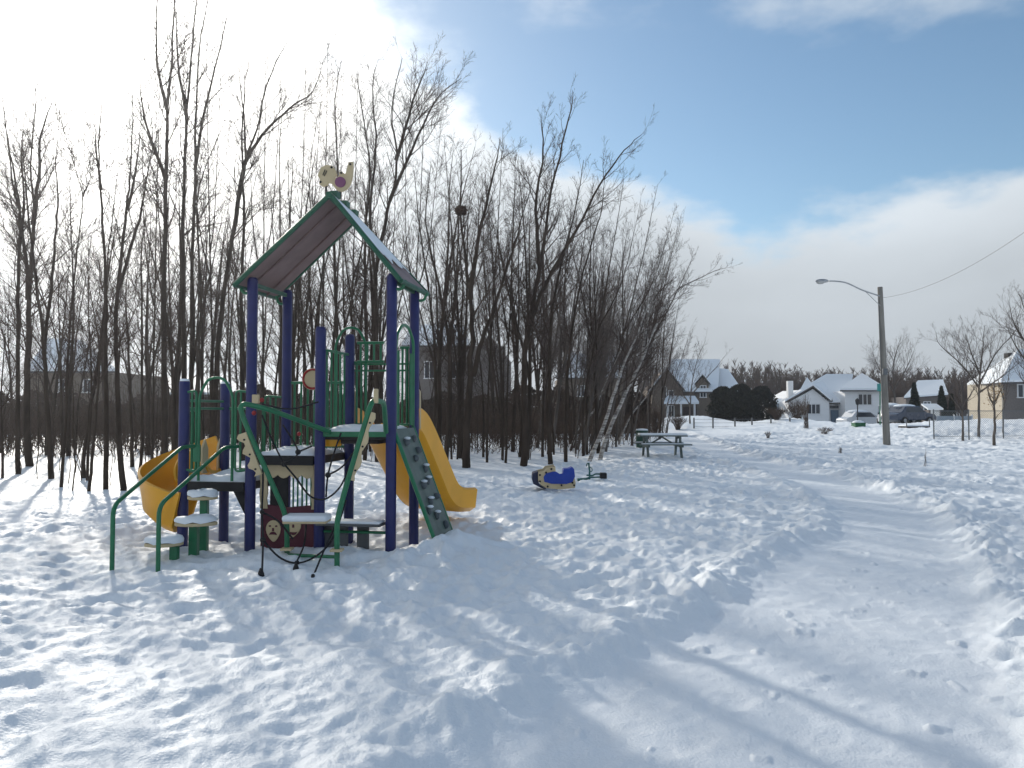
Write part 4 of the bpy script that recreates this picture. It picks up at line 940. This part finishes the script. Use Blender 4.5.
loop_panel(-.86, -.74, -.02, .92, 1.95, 1); loop_panel(-.06, -.20, -.02, .92, 1.95, 1); loop_panel(-.06, -.30, .96, .9, 1.9, 2)
for z in (1.72, 1.82): tubep([L(-s_, .05, z), L(-s_, .95, z)], .018, 'side_rail', M['green'])
lbox(-.72, -.03, 1.15, .10, .03, .22, 'rail_plate', M['green'])
# handrails of the left stairs
for (fx, ux) in ((112, -.74), (158, -.17)):
    f_ = P(fx, 570, 8.25); ft = Vector((f_.x, f_.y, -.3)); k1 = Vector((f_.x, f_.y, .68)); top = L(ux - .06, -.22, 1.24); e = L(ux, -.02, 1.24)
    tubep(bend([ft, k1, top, e], .12), .024, 'handrail', M['green'], n=12)
# stepping pads
def pad(px, py, Y, w, d, zsup, seed, rz):
    q = P(px, py, Y); st = []
    o = [q + Matrix.Rotation(rz, 3, 'Z') @ Vector((math.cos(a * PI / 8) * w / 2 * (1 + .08 * math.sin(a * 2.1 + seed)), math.sin(a * PI / 8) * d / 2, 0)) for a in range(16)]
    m = MB(); m.prism([p - UP * .05 for p in o], UP * .04); pd = part(m, 'step', M['cream'], bevel=.01)
    m = MB(); n = 16; vs = []
    for j, (k, z) in enumerate(((1.0, -.008), (1.02, .02), (.93, .05), (.6, .068), (.15, .066))):
        for p in o: vs.append(q + (p - q) * k + UP * (z + .012 * math.sin(p.x * 30 + j)))
    m.add(vs, [(j * n + i, j * n + (i + 1) % n, (j + 1) * n + (i + 1) % n, (j + 1) * n + i) for j in range(4) for i in range(n)] + [tuple(4 * n + i for i in range(n))]); part(m, 'snow_cover', M['snow_cap'], pd, ang=80)
    return q
p1 = pad(164, 541, 8.9, .40, .34, 0, 1, .2); p2 = pad(196, 521, 9.15, .46, .30, 0, 2, .15); p3 = pad(203, 495, 9.45, .36, .30, 0, 3, 0)
lboxes = [(p1 + Vector((.10, .05, 0)), .09), (P(194, 540, 9.2), .10), (P(204, 540, 9.5), .09)]
for (q, w), top in zip(lboxes, (p1.z - .06, p2.z - .06, p3.z - .06)):
    m = MB(); m.box((q.x, q.y, top / 2 - .15), (w, w, top + .3)); part(m, 'step_support', M['green'], bevel=.01)
m = MB(); m.prism([L(-.26, .02, .70), L(-.07, .02, .70), L(-.07, .02, .35)], V * .05); part(m, 'brace', M['black'], bevel=.004)
# ---- left curved slide
pth = [L(-.93, .82, .86), L(-1.05, .82, .82)]
for k in range(0, 13):
    a = PI / 2 + PI * k / 12; pth.append(L(-1.12 + math.cos(a) * .33, .47 + math.sin(a) * .35, .80 - .60 * k / 12))
pth.append(L(-1.02, .12, .17)); pth = spline(pth, 2)
w = .21
sec = [(-w - .035, .35), (-w + .0, .365), (-w + .03, .10), (-w + .09, .02), (0, 0), (w - .09, .02), (w - .03, .10), (w + .01, .50), (w + .045, .49), (w + .02, .06), (w - .07, -.03), (0, -.045), (-w + .07, -.03), (-w - .01, .06)]
m = MB(); m.sweep(pth, sec); part(m, 'curved_slide', M['yellow'], ang=50)
for v in (.60, 1.0):
    m = MB(); m.prism([L(-.97, v - .07, .84), L(-.97, v + .07, .84), L(-.97, v + .07, 1.18), L(-.97, v, 1.30), L(-.97, v - .07, 1.18)], U * -.035); part(m, 'slide_hood', M['cream'], bevel=.006)
m = MB(); m.prism([L(-1.14, .62, 1.02), L(-.99, .62, 1.02), L(-.99, .62, 1.28)], V * .035); part(m, 'slide_hood', M['cream'], bevel=.006)
# ---- right double slide going away
w = .44
pts = [L(1.38, 1.06, 1.42), L(1.40, 1.3, 1.38), L(1.44, 1.55, 1.18), L(1.52, 1.95, .74), L(1.60, 2.28, .37), L(1.70, 2.60, .20), L(1.86, 3.0, .15)]
sec = [(-w - .07, .30), (-w - .03, .33), (-w, .31), (-w + .03, .08), (-w + .09, .015), (-.06, .015), (-.03, .10), (.03, .10), (.06, .015), (w - .09, .015), (w - .03, .08), (w, .31), (w + .03, .33), (w + .07, .30), (w + .05, .02), (w - .06, -.05), (.05, -.05), (0, -.02), (-.05, -.05), (-w + .06, -.05), (-w - .02, .02)]
m = MB(); m.sweep(spline(pts, 5), sec); part(m, 'double_slide', M['yellow'], ang=50)
for u in (1.38 - .46, 1.38 + .47):
    m = MB(); m.prism([L(u - .05, 1.09, 1.44), L(u + .05, 1.09, 1.44), L(u + .05, 1.09, 1.95), L(u, 1.09, 2.02), L(u - .05, 1.09, 1.95)], V * .04); sp_ = part(m, 'slide_hood', M['cream'], bevel=.008)
    m = MB(); [m.tube([L(u, 1.075, z), L(u, 1.14, z)], .014, 8) for z in (1.55, 1.75, 1.93)]; part(m, 'bolt', M['black'], sp_)
    tubep([L(u - .07, 1.03, 1.42), L(u - .07, 1.03, 2.36)], .028, 'hood_post', M['green']); 
for z in (2.24, 2.33): tubep([L(.88, 1.03, z), L(1.80, 1.03, z)], .014, 'hood_rail', M['green'])
arch(.72, .98, 1.16, .98, 1.45, 2.62, 2.84); 
# arch over climbing wall (right side of the high deck)
a_ = bend([L(1.86, .12, 1.45), L(1.86, .12, 2.62), L(1.86, .34, 2.78), L(1.86, .5, 2.80), L(1.86, .66, 2.78), L(1.86, .88, 2.62), L(1.86, .88, 1.45)], .1)
tubep(a_, .02, 'arch', M['green'])
for v in (.16, .24, .84, .78): tubep([L(1.855, v, 1.5), L(1.855, v, 2.45)], .014, 'side_bar', M['green'], n=8)
# left side bars of the high deck between G and H
for v in (.2, .35, .65, .8): tubep([L(s_, v, 1.45), L(s_, v, 2.45)], .014, 'side_bar', M['green'], n=8)
for z in (1.46, 2.46): tubep([L(s_, .06, z), L(s_, .94, z)], .018, 'side_rail', M['green'], n=8)
tubep([L(.98, .02, 2.44), L(1.12, .02, 2.44), L(1.12, .02, 1.5)], .016, 'side_rail', M['green'], n=8)
# ---- climbing wall
A_, B_, C_, D_ = L(1.88, .02, 1.47), L(1.88, .86, 1.47), L(2.46, .86, -.02), L(2.46, .02, -.02)
nrm = (D_ - A_).cross(B_ - A_).normalized(); nrm = nrm if nrm.x > 0 else -nrm
m = MB(); m.prism([A_, B_, C_, D_], -nrm * .03); cw = part(m, 'climbing_wall', M['wall_grey'], bevel=.01)
for q0, q1 in ((A_, D_), (B_, C_)): 
    m = MB(); m.tube([q0 - nrm * .015, q1 - nrm * .015], .026, 8); part(m, 'edge_tube', M['green'], cw)
rg = random.Random(6)
for (a, b_) in ((.12, .25), (.10, .72), (.26, .42), (.20, .70), (.36, .72), (.48, .30), (.46, .62), (.62, .35), (.60, .78), (.74, .42), (.84, .70), (.68, .14)):
    q = (A_.lerp(D_, a)).lerp(B_.lerp(C_, a), b_) 
    m = MB(); m.sphere(q + nrm * .015, .05, 8, 5, (rg.uniform(.8, 1.1), rg.uniform(.7, 1.1), rg.uniform(.8, 1.2))); hh_ = part(m, 'hold', M['hold'], cw)
    if rg.random() < .65: m = MB(); m.sphere(q + nrm * .03 + UP * .045, .04, 8, 4, (1.1, 1.1, .5)); part(m, 'snow_cover', M['snow_cap'], hh_)
# ---- front climber: two loop tubes, cross bar, foot plates, net
t1 = bend([P(330, 432, 9.55), P(268, 409, 9.0), P(238, 402, 8.85), P(246, 425, 8.88), P(287, 517, 9.0), P(287, 575, 9.0)], .16)
tubep(t1, .030, 'climber_tube', M['green'], n=12)
t2 = bend([P(386, 432, 9.35), P(384, 402, 8.9), P(372, 400, 8.55), P(345, 490, 8.5), P(337, 520, 8.45), P(337, 590, 8.4)], .10)
tubep(t2, .030, 'climber_tube', M['green'], n=12)
tubep([P(287, 555, 8.97), P(338, 557, 8.5)], .02, 'cross_bar', M['green'])
for (pa, pb, Ya, Yb, sgn) in (((246, 432), (262, 474), 8.87, 8.93, -1), ((371, 412), (350, 480), 8.52, 8.5, 1)):
    a = P(*pa, Ya); b_ = P(*pb, Yb); d = (b_ - a); per = Vector((-d.z, 0, d.x)).normalized() * (.10 if sgn < 0 else .05); per = per if per.x * sgn > 0 else -per
    o = [a]; n = 14
    for k in range(n + 1): o.append(a.lerp(b_, k / n) + per * (.95 + .35 * math.sin(k * 1.35)))
    o.append(b_); m = MB(); m.prism(o, (0, .035, 0)); fp = part(m, 'foot_plate', M['cream'], bevel=.005)
    m = MB(); [m.tube([a.lerp(b_, k) + per * .5 + Vector((0, -.01, 0)), a.lerp(b_, k) + per * .5 + Vector((0, .045, 0))], .012, 8) for k in (.15, .5, .85)]; part(m, 'bolt', M['black'], fp)
m = MB(); m.box(P(376, 396, 8.58), (.05, .05, .16)); part(m, 'grip', M['cream'], bevel=.01)
for (x, y, Yq) in ((287, 549, 8.95), (337, 550, 8.42)):
    m = MB(); m.box(P(x, y, Yq), (.13, .13, .025)); part(m, 'foot_collar', M['cream'], bevel=.004)
net = MB(); con = MB()
def rp(*q): net.tube(spline([P(*a) for a in q], 5), .011, 6)
rp((262, 572, 8.08), (263, 540, 8.7), (262, 512, 9.0), (263, 480, 9.2), (262, 455, 9.4))
rp((263, 540, 8.7), (279, 557, 8.6), (297, 563, 8.55), (316, 556, 8.5), (333, 538, 8.5), (346, 500, 8.5))
rp((313, 577, 7.9), (325, 548, 8.45), (338, 520, 8.5)); rp((296, 563, 8.5), (304, 545, 8.9), (306, 525, 9.3))
rp((262, 512, 9.0), (278, 521, 8.95), (293, 539, 8.9)); rp((284, 464, 9.3), (296, 478, 9.2), (310, 496, 9.1), (325, 499, 9.0), (340, 487, 8.8), (350, 465, 8.6))
rp((262, 415, 9.0), (272, 440, 9.1), (284, 464, 9.3)); rp((283, 425, 9.1), (298, 452, 9.3), (284, 464, 9.3)); rp((298, 452, 9.3), (312, 446, 9.5))
rp((326, 497, 9.0), (328, 475, 9.1), (335, 450, 9.3), (341, 433, 9.4)); rp((328, 475, 9.1), (343, 466, 8.9), (358, 445, 8.7)); rp((262, 404, 9.0), (290, 409, 9.0), (318, 402, 9.4))
part(net, 'climbing_net', M['rope'])
for q, rr_ in (((263, 540, 8.7), .035), ((262, 512, 9.0), .03), ((284, 464, 9.3), .035), ((297, 563, 8.55), .03), ((328, 475, 9.1), .035), ((298, 452, 9.3), .035)): con.sphere(P(*q), rr_, 8, 6)
part(con, 'rope_knot', M['black'])
for q in ((261, 571, 8.1), (296, 566, 8.3), (313, 577, 7.9)):
    m = MB(); m.tube([P(*q) + UP * .03, P(*q) - UP * .02, P(*q) - UP * .08], [.014, .032, .045], 8); part(m, 'net_anchor', M['black'])
m = MB(); m.box(P(256, 399, 9.55), (.09, .05, .11)); cn = part(m, 'net_clamp', M['cream'], bevel=.01)
m = MB(); m.sphere(P(262, 400, 9.5), .03, 8, 6).sphere(P(254, 413, 9.55), .03, 8, 6).sphere(P(299, 434, 9.2), .026, 8, 6); part(m, 'rope_clip', M['red'])
# ---- bench pad and low slat bench below high deck
m = MB(); m.box(P(307, 521, 9.0), (.50, .26, .035)); bs = part(m, 'bench_seat', M['cream'], bevel=.01)
m = MB(); m.box(P(307, 517.5, 9.0), (.52, .28, .075)); part(m, 'snow_cover', M['snow_cap'], bs, bevel=.03)
lbox(1.34, -.02, .30, .82, .26, .03, 'bench_seat', M['grey_wood'])
lbox(1.34, -.02, .33, .80, .24, .035, 'snow_cover', M['snow_cap'], bevel=.015)
for u in (1.03, 1.20, 1.47): lbox(u, .05, .12, .15, .035, .36, 'slat', M['grey_wood'])
tubep([L(s_, .0, .20), L(2 * s_, .0, .20)], .018, 'bench_rail', M['green'])
# ---- theatre panel under middle deck
m = MB(); o = [L(.09, .10, -.1), L(.84, .10, -.1), L(.84, .10, .42), L(.74, .10, .50), (L(.46, .10, .47)), L(.18, .10, .50), L(.09, .10, .42)]; m.prism(o, V * .03); tp = part(m, 'mask_panel', M['maroon'], bevel=.006)
def maskshape(cu, cz, w_, h_, tilt, happy):
    n = 20; o = []
    for k in range(n):
        a = 2 * PI * k / n; x = math.cos(a) * w_; z = math.sin(a) * h_
        if z > 0: z *= .75; x *= 1.0
        else: x *= 1 - .35 * (-math.sin(a)) ** 1.5
        o.append(L(cu + x * math.cos(tilt) - z * math.sin(tilt), .085, cz + x * math.sin(tilt) + z * math.cos(tilt)))
    m = MB(); m.prism(o, V * .014); mk = part(m, 'mask', M['cream'], tp, bevel=.003)
    m = MB()
    for sx in (-1, 1):
        m.prism([L(cu + sx * w_ * .42 + math.cos(a * PI / 5) * .016, .078, cz + h_ * .28 + math.sin(a * PI / 5) * .011) for a in range(10)], V * .01)
    mo = [L(cu + math.cos(PI * k / 8) * w_ * .5, .078, cz - h_ * .45 + (1 if not happy else -1) * math.sin(PI * k / 8) * h_ * .28) for k in range(9)] + [L(cu + math.cos(PI * k / 8) * w_ * .5, .078, cz - h_ * .45 + (1 if not happy else -1) * math.sin(PI * k / 8) * h_ * .05) for k in range(7, 0, -1)]
    m.prism(mo, V * .01); m.prism([L(cu - .012, .078, cz + .02), L(cu + .012, .078, cz + .02), L(cu + .014, .078, cz - .02), L(cu - .014, .078, cz - .02)], V * .01); part(m, 'face_cutout', M['maroon'], mk)
maskshape(.27, .19, .10, .155, .05, False); maskshape(.54, .24, .10, .155, -.25, True)
for u in (.13, .82):
    m = MB(); o = []
    for k in range(9): o.append(L(u - .05 + .008 * math.sin(k * 1.6), .09, .45 + .5 * k / 8))
    for k in range(8, -1, -1): o.append(L(u + .05 + .010 * math.sin(k * 1.9 + 1), .09, .45 + .5 * k / 8))
    m.prism(o, V * .03); part(m, 'curtain', M['cream'], bevel=.004)
m = MB(); o = [L(.16, .085, 1.02), L(.80, .085, 1.02)]
for k in range(25): o.append(L(.80 - .64 * k / 24, .085, .88 - .045 * abs(math.sin(k * PI / 6))))
m.prism(o, V * .03); part(m, 'valance', M['cream'], bevel=.004)
lbox(.32, .14, .68, .24, .025, .44, 'chalk_board', M['black'])
m = MB(); [m.tube([L(u, .16, .42), L(u, .16, 1.0)], .012, 6) for u in (.50, .56, .62, .68, .74)]; m.tube([L(.47, .16, .45), L(.78, .16, .45)], .014, 6); part(m, 'bar_panel', M['green'])
# yellow drum under deck edge by G
m = MB(); m.tube([L(.98, .25, 1.24), L(.98, .25, 1.28), L(.98, .25, 1.36), L(.98, .25, 1.37)], [.11, .13, .13, .10], 16); part(m, 'drum', M['yellow'])
lbox(1.38, .5, 1.30, .5, .7, .05, 'deck_frame', M['deck'])
print('objects', len(bpy.data.objects))

# ------------------------------------------------------------------ air
m = MB(); m.box((0, 0, 5.0), (6400, 6400, 24)); hz_o = m.build('haze', M['snow'], smooth=False)
hm = bpy.data.materials.new('haze'); hm.use_nodes = True; t = hm.node_tree; t.nodes.clear()
o_ = t.nodes.new('ShaderNodeOutputMaterial'); v_ = t.nodes.new('ShaderNodeVolumePrincipled'); v_.inputs['Color'].default_value = (.9, .93, 1, 1)
v_.inputs['Density'].default_value = .0008; v_.inputs['Anisotropy'].default_value = .75; t.links.new(v_.outputs[0], o_.inputs['Volume'])
hz_o.data.materials.clear(); hz_o.data.materials.append(hm); tag(hz_o, kind='stuff')
